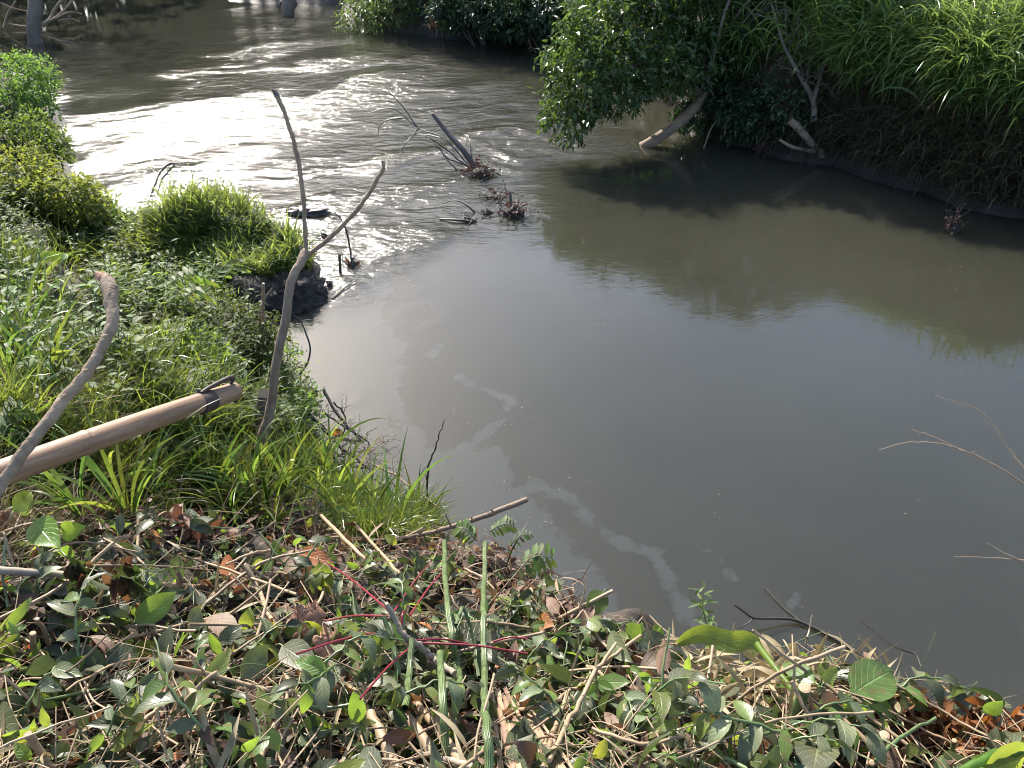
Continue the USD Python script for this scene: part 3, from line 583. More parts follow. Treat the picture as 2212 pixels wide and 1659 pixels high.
solo('hanging_reeds', blades(tp4, wind + rng.normal(0, .7, N4), rng.uniform(.3, .65, N4), rng.uniform(.010, .022, N4), rng.uniform(.3, .9, N4), rng.uniform(1.2, 2.4, N4), 5, 14), shade_reed, 'shade coloured dark reeds and roots drooping into the water along the foot of the right bank', 'reeds', kind='stuff')
rt = []
for k_ in range(170):
    a_ = toe[rng.integers(len(toe))] + V(0, 0, rng.uniform(.1, .4)); e_ = a_ + V(rng.normal(-.15, .15), rng.normal(-.2, .12), -.5)
    rt.append(tube(smooth_path([a_, (a_ + e_) / 2 + rng.normal(0, .06, 3), e_], 3), [rng.uniform(.004, .012), .003], 5))
solo('bank_roots', cat_mesh(rt), twig_dark, 'dark thin roots hanging from the foot of the right bank into the water', 'roots', kind='stuff')
N2 = 5000; k = rng.integers(0, len(base), N2)
solo('dry_cane_grass', blades(base[k] + rng.normal(0, .12, (N2, 3)) * V(1, 1, 0) + V(0, 0, .05), rng.uniform(0, 6.28, N2), rng.uniform(.4, .9, N2), rng.uniform(.008, .018, N2), rng.uniform(.2, .8, N2), rng.uniform(1., 2.6, N2), 5, 12), grass_dry, 'dry brown blades hanging at the foot of the cane grass by the water', 'grass', kind='stuff')

# far trees around the bend: out of the frame, seen mirrored in the water
def far_tree(x, y, h, rad, seed, lab, mat=dark_leaf, n=420, leaf=.8):
    z = float(H(x, y)); b = V(x, y, max(z, -.3)); r = np.random.default_rng(seed)
    t = thing('bank_tree', lab, 'tree', b)
    lob = [(b + V(r.normal(0, rad * .5), r.normal(0, rad * .4), h * f), (rad * s, rad * s, rad * s * .8)) for f, s in ((.1, .9), (.2, 1.0), (.35, 1.0), (.5, .95), (.62, .9), (.75, .8), (.88, .6), (.45, .8))]
    m, c = crown_mesh(lob, n, 9, leaf, leaf * .42, seed, .4, spread=.45)
    part(t, 'crown', m, mat, False)
    part(t, 'trunk', tube(smooth_path([b - V(0, 0, .3), b + V(.1, 0, h * .4), b + V(-.1, .1, h * .85)], 5), [.28, .2, .06], 10), bark_dark)
    return t
spots = [(-34, 44, 9, 3.4), (-27, 43, 11, 3.6), (-20.5, 44, 11, 3.6), (-14, 45, 12, 4.0), (-7, 44, 10, 3.6), (-1, 42, 11, 3.7), (3.5, 37, 10, 3.4), (6.5, 31, 8, 2.9), (-20, 16, 6, 2.2), (-25, 20, 7.5, 2.8), (8.5, 27, 5.5, 2.2), (19, 24, 4.4, 2.0), (24, 19, 4.4, 2.0), (-37, 52, 13, 5), (-29, 51, 14, 5), (-21, 52, 14, 5), (-12, 52, 14, 5), (-3, 50, 13, 5), (-30, 30, 9, 3.4), (-26, 40.5, 8, 3.2), (-17, 42, 7, 3.2), (-9.5, 42, 7, 3.2)]
words = ['round', 'tall', 'broad', 'highest', 'spreading', 'leaning', 'dense', 'small', 'low', 'left bank', 'near right', 'right bank', 'rightmost', 'back row leftmost', 'back row second', 'back row middle', 'back row fourth', 'back row rightmost', 'left shore', 'low leftmost', 'low middle', 'low right']
for k, (x, y, h, rr_) in enumerate(spots):
    far_tree(x, y, h, rr_, 300 + k, f'dark {words[k]} tree of the wood beyond the river bend above the frame')

# dead tree at the top left, standing in the water, with pale bare branches behind
b0 = at_z(80, 112, -.2); d0 = float(depth(b0))
t = thing('drowned_trunk', 'dark upright tree trunk standing in the water at the top left corner', 'tree', b0)
part(t, 'trunk', tube(smooth_path([b0, at_d(72, 60, d0 - .1), at_d(76, 0, d0), at_d(70, -120, d0 + .3)], 5), [.20, .165, .17, .14], 12, rough=.03), bark_dark)
m, c = crown_mesh([(at_d(40, -170, d0 + .5), (1.5, 1.5, 1.0)), (at_d(130, -260, d0 + .5), (1.5, 1.6, 1.1)), (at_d(-60, -120, d0), (1.3, 1.2, .9))], 260, 8, .2, .08, 91, spread=.3)
part(t, 'crown', m, dark_leaf, False)
b1 = at_z(100, 66, 0.0); d1 = float(depth(b1))
t = thing('pale_dead_branches', 'pale bare dead branches spreading over the water behind the dark trunk at top left', 'branches', b1)
for pts, rr in (([(92, 56), (108, 42), (118, 20), (140, -8)], [.10, .08, .06, .05]), ([(108, 46), (130, 30), (150, 8), (160, -10)], [.06, .05, .04, .03]), ([(100, 52), (60, 58), (20, 52)], [.06, .05, .03]),
                ([(118, 42), (150, 26), (178, 30)], [.05, .035, .015]), ([(125, 45), (150, 40), (172, 46)], [.04, .03, .01]), ([(8, 62), (16, 30), (34, 2)], [.05, .04, .03]), ([(0, 6), (30, 18), (66, 26)], [.03, .025, .02])):
    part(t, 'branch', tube(smooth_path([at_d(u, v, d1 + .1 * i) for i, (u, v) in enumerate(pts)], 5), np.array(rr) * .65, 7, rough=.05), bark_grey)

# old stump far upstream
b0 = at_z(622, 33, 0.0); d0 = float(depth(b0))
t = thing('river_stump', 'black jagged stump standing in the river at the top of the picture', 'stump', b0)
part(t, 'stump', tube([b0 + V(0, 0, -.2), b0 + V(0, 0, .12), at_d(624, 10, d0), at_d(625, 3, d0)], [.15, .17, .21, .24], 12, rough=.07, seed=3), bark_dark)
part(t, 'snag', tube(smooth_path([at_d(615, 12, d0), at_d(609, 4, d0), at_d(604, 12, d0)], 4), [.06, .07, .05], 7, rough=.08), bark_dark)
part(t, 'snag', tube(smooth_path([at_d(620, 6, d0), at_d(612, -6, d0), at_d(610, -22, d0)], 4), [.06, .05, .02], 7), bark_dark)

# ---------------------------------------------------------------- things in the water
def clump(name, label, u, v, w, h, mat, n, seed, cat='debris'):
    r = np.random.default_rng(seed); b = at_z(u, v, 0.0)
    t = thing(name, label, cat, b)
    w *= .72; h *= .8
    P = b + np.column_stack([r.normal(0, w * .4, n), r.normal(0, w * .4, n), np.abs(r.normal(0, h * .5, n))])
    mm, uv = leaves(P, r.normal(size=(n, 3)) * V(1, 1, .6), r.normal(size=(n, 3)) + V(0, 0, .5), r.uniform(.2, .5, n) * max(w, .14) * .8, r.uniform(.02, .045, n), r.uniform(.2, 1.6, n), .3)
    part(t, 'dead_leaves', mm, mat, True, uv, kind='stuff')
    tw = [tube([b + r.normal(0, w * .4, 3) * V(1, 1, .1), b + V(r.normal(0, w * .6), r.normal(0, w * .6), r.uniform(.05, h * 1.3))], [.008, .004], 5) for _ in range(14)]
    part(t, 'twigs', cat_mesh(tw), twig_dark, kind='stuff')
    core = trimesh.creation.icosphere(3); cv = core.vertices * V(w * .5, w * .45, h * .5); cv = cv * (.8 + .5 * meshkit.noise(core.vertices * 3, seed)[:, None])
    part(t, 'mud_core', (cv + b, core.faces), mud_mat)
    return t
clump('driftwood_snag', 'brown leaf clump caught at the foot of the slanting snag in the current', 1038, 378, .42, .26, backlit_leaf, 130, 1)
clump('leaf_raft', 'small curled raft of dead leaves just below the slanting snag', 1068, 425, .30, .10, backlit_leaf, 60, 2)
clump('leaf_clump', 'rounded brown leaf clump with a dark stub poking up, below the snag', 1110, 464, .34, .26, backlit_leaf, 130, 3)
clump('red_leaf_clump', 'reddish dead leaf caught on a thin stick near the left mud bank', 760, 572, .16, .12, orange_leaf, 24, 4)
clump('reddish_debris', 'reddish brown debris clump floating near the right bank', 2056, 498, .22, .34, dead_leaf, 90, 5)
clump('low_debris', 'dark low debris with a reddish leaf left of the leaf clump', 1015, 478, .20, .08, backlit_leaf, 22, 6)
clump('wet_debris', 'tiny dark wet debris lump beside the forked sapling tip', 703, 512, .14, .08, twig_dark, 16, 7)
clump('sunken_debris', 'small dark lump of debris lying in the water under the leaf clump', 1055, 462, .12, .06, twig_dark, 14, 8)

def stick(name, label, pts, radii, mat, cat='stick', sides=8, jit=0.0, group=None, n=5, seed=0, rough=0.02, twigs=()):
    base = pts[0]
    if not twigs:
        return solo(name, tube(smooth_path(pts, n, jit, seed), radii, sides, rough=rough, seed=seed), mat, label, cat, group)
    t = thing(name, label, cat, base, group)
    part(t, 'stem', tube(smooth_path(pts, n, jit, seed), radii, sides, rough=rough, seed=seed), mat)
    for tp, tr in twigs: part(t, 'twig', tube(smooth_path(tp, 5, jit, seed + 1), tr, 5), mat)
    return t
ds = float(depth(at_z(1030, 365, 0)))
stick('slanting_snag', 'dark slanting dead branch rising from the leaf clump in the current', [at_z(1030, 368, -.05), at_d(1000, 325, ds + .05), at_d(965, 285, ds + .15), at_d(936, 248, ds + .2)], [.05, .045, .04, .03], twig_dark, twigs=[([at_d(945, 256, ds + .2), at_d(935, 246, ds + .2), at_d(930, 248, ds + .2)], [.02, .01])])
tws = []
r = np.random.default_rng(12)
for pts in ([(1015, 360), (960, 300), (900, 275), (850, 235), (790, 245)], [(900, 272), (870, 230), (830, 185)], [(960, 300), (905, 290), (840, 305)], [(1000, 355), (965, 340), (930, 300), (880, 285)], [(990, 370), (970, 350), (955, 330)], [(870, 255), (830, 262), (815, 290)], [(905, 278), (880, 305), (868, 330)], [(930, 290), (960, 275), (1000, 268)], [(1020, 345), (1015, 310), (1012, 290)]):
    tws.append(([at_d(u, v, ds - .05 + .25 * (v < 300)) for u, v in pts], [.012, .005]))
stick('bare_twig_spray', 'fine bare twig spray fanning out left of the slanting snag over the sparkling water', [at_z(1025, 372, 0), at_d(980, 335, ds - .1), at_d(930, 298, ds - .1)], [.018, .014, .009], twig_dark, twigs=tws, cat='branch', jit=.006)
dl = float(depth(at_z(1110, 455, 0)))
stick('dark_stub', 'short dark stub standing in the rounded leaf clump', [at_z(1104, 455, 0), at_d(1102, 415, dl)], [.02, .02], twig_dark)
stick('thin_twig', 'thin bare twig standing beside the short dark stub', [at_z(1096, 440, 0), at_d(1093, 410, dl), at_d(1086, 386, dl)], [.007, .004], twig_dark)
stick('floating_stick', 'long thin stick lying flat on the water left of the leaf clump', [at_z(950, 474, .01), at_z(985, 475, .03), at_z(1012, 478, .02)], [.012, .02], twig_dark)
stick('arched_twig', 'thin bent twig curving out of the water above the floating stick', [at_z(1026, 460, 0), at_z(1010, 445, .1), at_z(985, 433, .15), at_z(955, 440, .05)], [.014, .01, .006], twig_dark)
# floating log
b0 = at_z(666, 462, 0.0)
cv = trimesh.creation.icosphere(3); vv = cv.vertices * V(.28, .11, .075); vv = vv * (.7 + .7 * meshkit.noise(cv.vertices * 3.1, 4)[:, None]) + b0 + V(0, 0, .02)
t = thing('half_sunk_log', 'black half sunk lump of wood just right of the grassy mound', 'log', b0)
part(t, 'log', (vv, cv.faces), twig_dark)
part(t, 'broken_end', tube([at_z(645, 458, .05), at_z(640, 452, .10)], [.05, .03], 7, rough=.1), twig_dark)
# stakes in the water by the mud
stick('black_stake', 'short black stake standing upright in the water beside the mud bank', [at_z(736, 602, -.1), at_y(733, 548, at_z(736, 598, 0)[1])], [.02, .017], twig_dark)
stick('thin_stick', 'thin dark stick leaning up from the reddish leaf near the mud bank', [at_z(762, 580, 0), at_y(752, 515, at_z(762, 578, 0)[1]), at_y(740, 478, at_z(762, 578, 0)[1]), at_y(726, 462, at_z(762, 578, 0)[1])], [.012, .01, .006], twig_dark, twigs=[([at_y(752, 500, at_z(762, 578, 0)[1]), at_y(742, 488, at_z(762, 578, 0)[1])], [.006, .004])])
stick('pale_floating_twig', 'pale twig lying across the water below the black stake', [at_z(717, 645, .01), at_z(740, 625, .02), at_z(768, 606, .02)], [.014, .008], bark_pale, twigs=[([at_z(735, 630, .02), at_z(745, 600, .06)], [.006, .004]), ([at_z(728, 637, .02), at_z(705, 632, .03)], [.006, .003])])
clump('black_pebble_debris', 'little black lump poking out of the water left of the black stake', 712, 618, .07, .08, twig_dark, 8, 19)

r = np.random.default_rng(71); sp = at_z(r.uniform(700, 2150, 700), r.uniform(560, 1400, 700), .004); sp = sp[np.argsort(-meshkit.fbm(sp * V(.9, .9, 0), 3, 4) + .1 * r.random(700))[:150]]
mm, uv = leaves(sp, r.normal(size=sp.shape) * V(1, 1, 0), V(0, 0, 1) + r.normal(0, .08, sp.shape), r.uniform(.008, .03, 150), r.uniform(.005, .014, 150), .2, .1, 2)
solo('floating_specks', mm, straw_leaf, 'tiny leaf bits and specks drifting on the calm pool', 'debris', kind='stuff', uv=uv)

# mud block at the end of the mound
def mud_lump(u, v, R, seed, lab):
    b = at_z(u, v, 0.0); sp = trimesh.creation.icosphere(4); d = sp.vertices
    k = .55 + .5 * meshkit.fbm(d * 2.4 + seed, 3, seed) + .5 * (np.abs(meshkit.fbm(d * V(5, 5, 2.5) + seed, 4, seed + 3) - .5))
    solo('mud_bank', (d * np.array(R) * k[:, None] + b, sp.faces), mud_mat, lab, 'mud')
mud_lump(640, 640, (.42, .45, .34), 2, 'dark wet undercut mud bank at the right end of the grassy mound')
mud_lump(672, 640, (.22, .2, .25), 5, 'small black mud knob at the tip of the mud bank touching the water')
mud_lump(560, 655, (.5, .4, .38), 7, 'shaded mud bank under the grass in front of the little bay')

# ---------------------------------------------------------------- left bank: bushes
def gbush(name, lab, u, v, hgt, lobes_px, n, mat, seed, L_=.07, W_=.035, dofs=0.0, per=8, cat='bush'):
    g = G(u, v); dd = float(depth(g)) + dofs
    return bush(name, lab, g, [(at_d(a, b, dd + e), R) for a, b, e, R in lobes_px], n, per, L_, W_, mat, seed, nst=8, r0=.015, spread=.09, cat=cat)
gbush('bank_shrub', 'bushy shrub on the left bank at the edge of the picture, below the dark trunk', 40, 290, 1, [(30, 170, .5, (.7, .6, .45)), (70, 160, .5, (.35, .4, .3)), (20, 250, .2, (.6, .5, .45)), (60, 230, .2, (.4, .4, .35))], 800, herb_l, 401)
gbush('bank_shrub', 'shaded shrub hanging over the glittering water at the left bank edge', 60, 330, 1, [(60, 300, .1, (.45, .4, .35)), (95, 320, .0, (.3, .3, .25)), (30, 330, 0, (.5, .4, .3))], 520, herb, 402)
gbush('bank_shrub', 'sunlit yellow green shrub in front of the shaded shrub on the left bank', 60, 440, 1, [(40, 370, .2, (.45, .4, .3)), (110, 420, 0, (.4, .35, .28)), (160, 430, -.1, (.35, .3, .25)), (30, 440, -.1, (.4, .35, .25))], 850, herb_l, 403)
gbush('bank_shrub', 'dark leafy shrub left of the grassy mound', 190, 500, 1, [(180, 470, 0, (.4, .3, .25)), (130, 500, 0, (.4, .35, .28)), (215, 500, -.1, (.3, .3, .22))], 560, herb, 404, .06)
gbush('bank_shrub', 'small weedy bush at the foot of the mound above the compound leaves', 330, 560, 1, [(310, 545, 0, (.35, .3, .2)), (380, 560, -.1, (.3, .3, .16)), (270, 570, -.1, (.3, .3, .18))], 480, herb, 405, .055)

gbush('waterside_shrub', 'bushy fine leaved shrub at the water edge above the cut stump', 600, 830, 1, [(595, 790, 0, (.22, .22, .2)), (560, 830, .05, (.25, .25, .18)), (625, 850, -.05, (.15, .18, .14))], 420, herb_l, 406, .05, .018)
gbush('waterside_shrub', 'bushy fine leaved shrub at the water edge right of the cut stump', 620, 910, 1, [(625, 890, 0, (.17, .2, .16)), (600, 930, -.05, (.2, .2, .14))], 300, herb_l, 407, .05, .018)
gbush('waterside_shrub', 'low dark shrub on the slope left of the straight stake', 500, 740, 1, [(500, 710, 0, (.35, .3, .2)), (450, 740, -.05, (.3, .25, .16)), (535, 760, -.05, (.22, .2, .14))], 420, herb, 408, .06, .022)
gbush('waterside_shrub', 'leafy low shrub in the middle of the left bank slope', 400, 800, 1, [(400, 770, 0, (.3, .28, .18)), (350, 790, .05, (.22, .2, .14)), (440, 800, -.05, (.22, .2, .14))], 380, herb_l, 409, .06, .022)
# loop of bent vine on the mound
d0 = float(depth(at_z(345, 390, .6)))
stick('bent_vine', 'bent loop of vine sticking up behind the grassy mound against the bright water', [at_d(325, 425, d0), at_d(337, 395, d0), at_d(345, 375, d0), at_d(358, 360, d0), at_d(372, 352, d0), at_d(375, 358, d0), at_d(366, 368, d0), at_d(350, 388, d0), at_d(340, 420, d0)], [.011, .012, .013, .014, .013, .011, .009], twig_dark, cat='vine')

# ---------------------------------------------------------------- grass on the left bank (uncountable)
def turf(name, lab, poly, n, Ls, Ws, mat, seed, lean=(.0, .5), bend=(.5, 1.8), az0=None, nseg=5, lift=0.0, clump=1):
    r = np.random.default_rng(seed); pp = in_poly(poly, n, seed); b = G(pp[:, 0], pp[:, 1])
    cl = .6 * meshkit.noise(b * V(1.7, 1.7, 0), seed) + .4 * meshkit.noise(b * V(4.5, 4.5, 0), seed + 1); ok = (H(b[:, 0], b[:, 1]) > .02) & ((clump == 0) | ((clump == 2) & (r.random(n) < .35 + ss(.35, .6, cl))) | (r.random(n) < ss(.42, .62, cl) + .03)); b = b[ok]; n = len(b); cl = .5 + .95 * cl[ok]
    az = r.uniform(0, 6.28, n) if az0 is None else az0 + r.normal(0, .8, n)
    b = b + V(0, 0, -.02) + np.column_stack([np.zeros((n, 2)), r.random(n) * lift])
    return solo(name, blades(b, az, r.uniform(*Ls, n) * cl, r.uniform(*Ws, n), r.uniform(*lean, n), r.uniform(*bend, n), nseg, seed), mat, lab, 'grass', kind='stuff')
mound = [(225, 445), (290, 402), (450, 390), (600, 412), (665, 490), (675, 590), (590, 610), (420, 600), (330, 590), (250, 520)]
turf('mound_grass', 'bright green grass covering the mound that juts into the river', mound, 8000, (.14, .46), (.008, .021), mound_grass, 501, lift=.05, clump=2)
slope = [(-150, 540), (180, 560), (330, 590), (520, 650), (575, 740), (640, 850), (650, 930), (700, 1010), (560, 1000), (-150, 960)]
turf('bank_grass', 'mixed green grass on the left bank slope behind the bamboo pole', slope, 9000, (.14, .5), (.006, .016), grass, 502)
turf('dry_bank_grass', 'dry straw coloured grass lying flat among the green on the left bank', [(-150, 560), (250, 580), (330, 700), (300, 880), (-150, 960)], 5500, (.15, .4), (.003, .007), grass_dry, 503, (.6, 1.4), (.3, 1.4))
turf('upper_bank_grass', 'fine grass and weeds on the upper left bank', [(-150, 400), (130, 410), (240, 460), (340, 590), (-150, 610)], 7000, (.12, .3), (.006, .012), grass, 504)
near_g = [(-200, 930), (560, 940), (700, 1000), (770, 1060), (930, 1110), (950, 1165), (760, 1185), (400, 1160), (-200, 1190)]
turf('near_grass', 'long bright grass between the bamboo pole and the leaf litter', near_g, 11000, (.12, .34), (.006, .013), grass, 505)
turf('near_dry_grass', 'fine straw blades lying among the near grass and the litter edge', [(-200, 1040), (700, 1080), (760, 1200), (-200, 1300)], 6500, (.12, .45), (.002, .006), grass_dry, 506, (.7, 1.5), (.1, .9))
turf('waterside_grass', 'lush grass at the water edge beside the long stick', [(690, 1060), (760, 1045), (860, 1070), (940, 1115), (960, 1165), (760, 1190), (700, 1120)], 5200, (.16, .36), (.006, .013), grass, 507)
def herbs(name, lab, poly, n, L_, W_, mat, seed, hgt=.25, per=14):
    r = np.random.default_rng(seed); pp = in_poly(poly, n, seed); b = G(pp[:, 0], pp[:, 1]); b = b[H(b[:, 0], b[:, 1]) > .02]; n = len(b)
    hh = r.uniform(.4, 1.2, n) * hgt; lean = r.normal(0, .35, (n, 2))
    t = np.tile(np.linspace(.15, 1, per), n); B = np.repeat(b, per, 0); HH = np.repeat(hh, per); LE = np.repeat(lean, per, 0)
    P = B + np.column_stack([LE[:, 0] * t * HH, LE[:, 1] * t * HH, t * HH])
    a = r.uniform(0, 6.28, n * per); D = np.column_stack([np.cos(a), np.sin(a), r.uniform(-.2, .7, n * per)])
    s = r.uniform(.6, 1.3, n * per)
    return solo(name, leaflets4(P, D, V(0, 0, 1) + r.normal(0, .35, (n * per, 3)), L_ * s, W_ * s), mat, lab, 'weeds', kind='stuff', smooth=False)
herbs('bank_weeds', 'small leaved weeds covering the left bank down to the water', [(180, 560), (330, 590), (520, 655), (575, 740), (640, 850), (650, 960), (520, 990), (300, 930), (200, 760)], 650, .07, .026, herb, 511)
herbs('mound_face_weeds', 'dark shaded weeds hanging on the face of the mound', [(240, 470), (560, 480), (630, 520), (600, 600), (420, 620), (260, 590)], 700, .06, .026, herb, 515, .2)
herbs('light_bank_weeds', 'light green weeds growing at the water edge below the stakes', [(470, 700), (570, 745), (640, 830), (660, 940), (560, 990), (480, 860)], 420, .06, .02, herb_l, 512, .3)
herbs('mound_weeds', 'broad leaved weeds at the foot of the mound', [(180, 540), (420, 590), (520, 640), (430, 700), (250, 680)], 230, .085, .035, herb_l, 513, .28, 12)
herbs('upper_weeds', 'low weeds on the upper left bank', [(-100, 410), (100, 420), (100, 500), (60, 560), (-100, 640)], 260, .06, .025, herb_l, 514, .25)

# leafy weeds one can tell apart
def weed_proto(seed, label):
    r = np.random.default_rng(seed); t = thing('leafy_weed', label, 'weed', M=np.eye(4), group='leafy weeds on the left bank')
    for q_ in range(2 + seed % 2):
        a0 = r.uniform(0, 6.28); hh = r.uniform(.28, .5); c = smooth_path([V(0, 0, -.03), V(math.cos(a0) * .05, math.sin(a0) * .05, hh * .5), V(math.cos(a0) * .14, math.sin(a0) * .14, hh)], 6, .003, seed + q_)
        part(t, 'stem', tube(c, [.004, .002], 5), green_stem)
        for k in range(9):
            f = .2 + .8 * k / 8; p = c[int(f * (len(c) - 1))]; a = k * 2.4 + a0; Ln = r.uniform(.07, .13) * (1.2 - .5 * f)
            mm, uv = leaves([p], [V(math.cos(a), math.sin(a), .35)], [V(0, 0, 1) + r.normal(0, .25, 3)], Ln, Ln * (.22 + .1 * (seed % 3)), r.uniform(.4, .9), .25, 4, .42, .01, seed + k)
            part(t, 'leaf', mm, [herb_l, herb, herb_l][seed % 3], True, uv)
    return t
wp = [weed_proto(2000 + k, 'leafy weed') for k in range(6)]
wmarks = [(545, 1000, 'the foot of the forked sapling'), (500, 850, 'the clamped end of the bamboo pole'), (300, 930, 'the middle of the bamboo pole'), (60, 1010, 'the lower end of the curved branch'), (225, 620, 'the chopped branch top'), (150, 850, 'the curved branch'), (566, 790, 'the straight brown stake'), (560, 890, 'the cut stump'), (430, 640, 'the feathery leaf sprays'), (330, 560, 'the bush at the mound foot'), (120, 552, 'the lone pointed leaf'), (20, 740, 'the left picture edge'), (600, 560, 'the mud bank'), (300, 470, 'the left part of the mound'), (180, 480, 'the dark leafy shrub'), (60, 440, 'the sunlit yellow green shrub')]
wsaid = set()
def mark_label(lab, u, v, marks_, said_):
    full = lab
    for mu, mv, what in sorted(marks_, key=lambda m_: (m_[0] - u) ** 2 + (m_[1] - v) ** 2)[:4]:
        dx, dy = u - mu, v - mv
        side = ('left of' if dx < 0 else 'right of') if abs(dx) > 2 * abs(dy) else (('above' if dy < 0 else 'below') if abs(dy) > 2 * abs(dx) else (('above and left of' if dx < 0 else 'above and right of') if dy < 0 else ('below and left of' if dx < 0 else 'below and right of')))
        full = f"{lab} {side} {what}"
        if full not in said_: break
    said_.add(full); return full
wpos = np.vstack([in_poly([(0, 600), (330, 600), (520, 660), (600, 760), (640, 860), (650, 960), (520, 1000), (100, 900), (0, 860)], 64, 2100), in_poly([(0, 430), (200, 470), (330, 570), (520, 600), (430, 660), (150, 620), (0, 600)], 26, 2101), in_poly([(540, 740), (630, 830), (650, 940), (560, 980)], 14, 2102)])
for i, (u, v) in enumerate(wpos):
    g = G(u, v); a = rng.uniform(0, 6.28); sz = rng.uniform(.75, 1.4); kind = ['pale green', 'dark green', 'broad leaved'][(2000 + i % 6) % 3]
    Mw = mat4(V(math.cos(a), math.sin(a), 0) * sz, V(-math.sin(a), math.cos(a), 0) * sz, V(0, 0, sz), g)
    lb = mark_label(f"{'tall' if sz > 1.15 else 'low' if sz < .92 else 'mid-sized'} {kind} weed", u, v, wmarks, wsaid)
    if i < 6: set_m(wp[i], Mw); tag(wp[i], lb)
    else: dup(wp[i % 6], Mw, lb)

# grass tufts one can tell apart, near the bamboo pole
def tuft_proto(kind, seed, label):
    r = np.random.default_rng(seed); t = thing('grass_tuft', label, 'grass tuft', M=np.eye(4), group='long bladed grass tufts beside the bamboo pole')
    n = 15
    for k in range(n):
        a = r.uniform(0, 6.28)
        b = blades(V(math.cos(a), math.sin(a), 0) * .02, a, r.uniform(.32, .72), r.uniform(.018, .029), r.uniform(.05, .45), r.uniform(.7, 1.9), 8, seed + k)
        part(t, 'blade', b, grass)
    return t
lab = 'tuft of long arching bright green grass blades near the bamboo pole'
tp = [tuft_proto(0, 600 + k, lab) for k in range(4)]
tpos = [(430, 1105), (500, 1120), (560, 1110), (620, 1060), (660, 1030), (390, 1060), (330, 1080), (280, 1120), (590, 1140), (690, 1060), (60, 760), (30, 830), (130, 760), (20, 700), (110, 850), (210, 720), (180, 1120), (110, 1090), (470, 1070), (540, 1060), (700, 1010), (40, 960), (250, 1060), (300, 960), (640, 1090), (150, 680), (80, 650), (760, 1085), (825, 1095), (880, 1110), (725, 1070), (800, 1140), (905, 1140), (745, 1130), (850, 1150)]
for i, (u, v) in enumerate(tpos):
    g = G(u, v); a = rng.uniform(0, 6.28); s = rng.uniform(.75, 1.15)
    M = mat4(V(math.cos(a), math.sin(a), 0) * s, V(-math.sin(a), math.cos(a), 0) * s, V(0, 0, s), g)
    lb = mark_label(f"{'tall' if s > 1 else 'medium' if s > .87 else 'short'} tuft of arching grass", u, v, wmarks + [(400, 1160, 'the litter edge at left'), (640, 1150, 'the litter edge in the middle'), (700, 1000, 'the dark fallen branches')], wsaid)
    if i < 4: set_m(tp[i], M); tag(tp[i], lb)
    else: dup(tp[i % 4], M, lb)

# ---------------------------------------------------------------- poles and sticks of the left bank
# bamboo pole with iron clamp
A, B = at_d(-260, 1122, 2.55), at_d(507, 846, 4.2)
ax = unit(B - A); Lb = np.linalg.norm(B - A)
sd = unit(np.cross(ax, V(0, 0, 1))); up_ = np.cross(sd, ax)
Mb = mat4(ax, sd, up_, A)
t = thing('bamboo_pole', 'thick weathered bamboo pole reaching in from the left with a rusty hook clamp', 'pole', M=Mb)
nodes = [Lb * .22, Lb * .455]
xs = np.unique(np.concatenate([np.linspace(0, Lb, 60)] + [n_ + np.array([-.02, -.012, -.006, 0, .006, .012, .02]) for n_ in nodes]))
rad = .053 - .004 * xs / Lb
for n_ in nodes: rad = rad + .0035 * np.exp(-((xs - n_) / .008) ** 2) - .002 * np.exp(-((xs - n_ - .016) / .006) ** 2)
outer = tube(np.column_stack([xs, 0 * xs, .012 * np.sin(xs / Lb * 3)]), np.interp(np.linspace(0, 1, len(xs)), np.linspace(0, 1, len(xs)), rad), 28, cap=False)
part(t, 'culm', outer, bamboo_mat)
ez = .012 * math.sin(3)
ring = tube(np.array([[Lb, 0, ez], [Lb + .001, 0, ez]]), [rad[-1], rad[-1] - .012], 28, cap=False)
inner = tube(np.array([[Lb + .001, 0, ez], [Lb - .25, 0, ez]]), [rad[-1] - .012, rad[-1] - .012], 28, cap=True)
part(t, 'rim', ring, cut_wood, False); part(t, 'bore', inner, bark_dark, False)
xc = Lb - .235
def band(x0, x1, r_):
    return tube(np.array([[x0 - .002, 0, ez], [x0, 0, ez], [x1, 0, ez], [x1 + .002, 0, ez]]), [rad[-1] * .9, r_, r_, rad[-1] * .9], 28, cap=False)
part(t, 'clamp_band', band(xc - .045, xc + .045, rad[-1] + .006), rust, 30)
hp = np.array([[xc - .03, 0, rad[-1] + ez + .006], [xc + .03, .0, rad[-1] + ez + .02], [xc + .13, 0, rad[-1] + ez + .032], [xc + .19, 0, rad[-1] + ez + .036], [xc + .215, 0, rad[-1] + ez + .022], [xc + .20, 0, rad[-1] + ez + .002]])
part(t, 'hook', tube(smooth_path(hp, 5), [.011, .011, .012, .014, .013, .009], 8), rust)
part(t, 'bolt', tube(np.array([[xc - .02, -.02, rad[-1] + ez], [xc - .02, -.02, rad[-1] + ez + .022]]), [.011, .011], 6), rust, False)
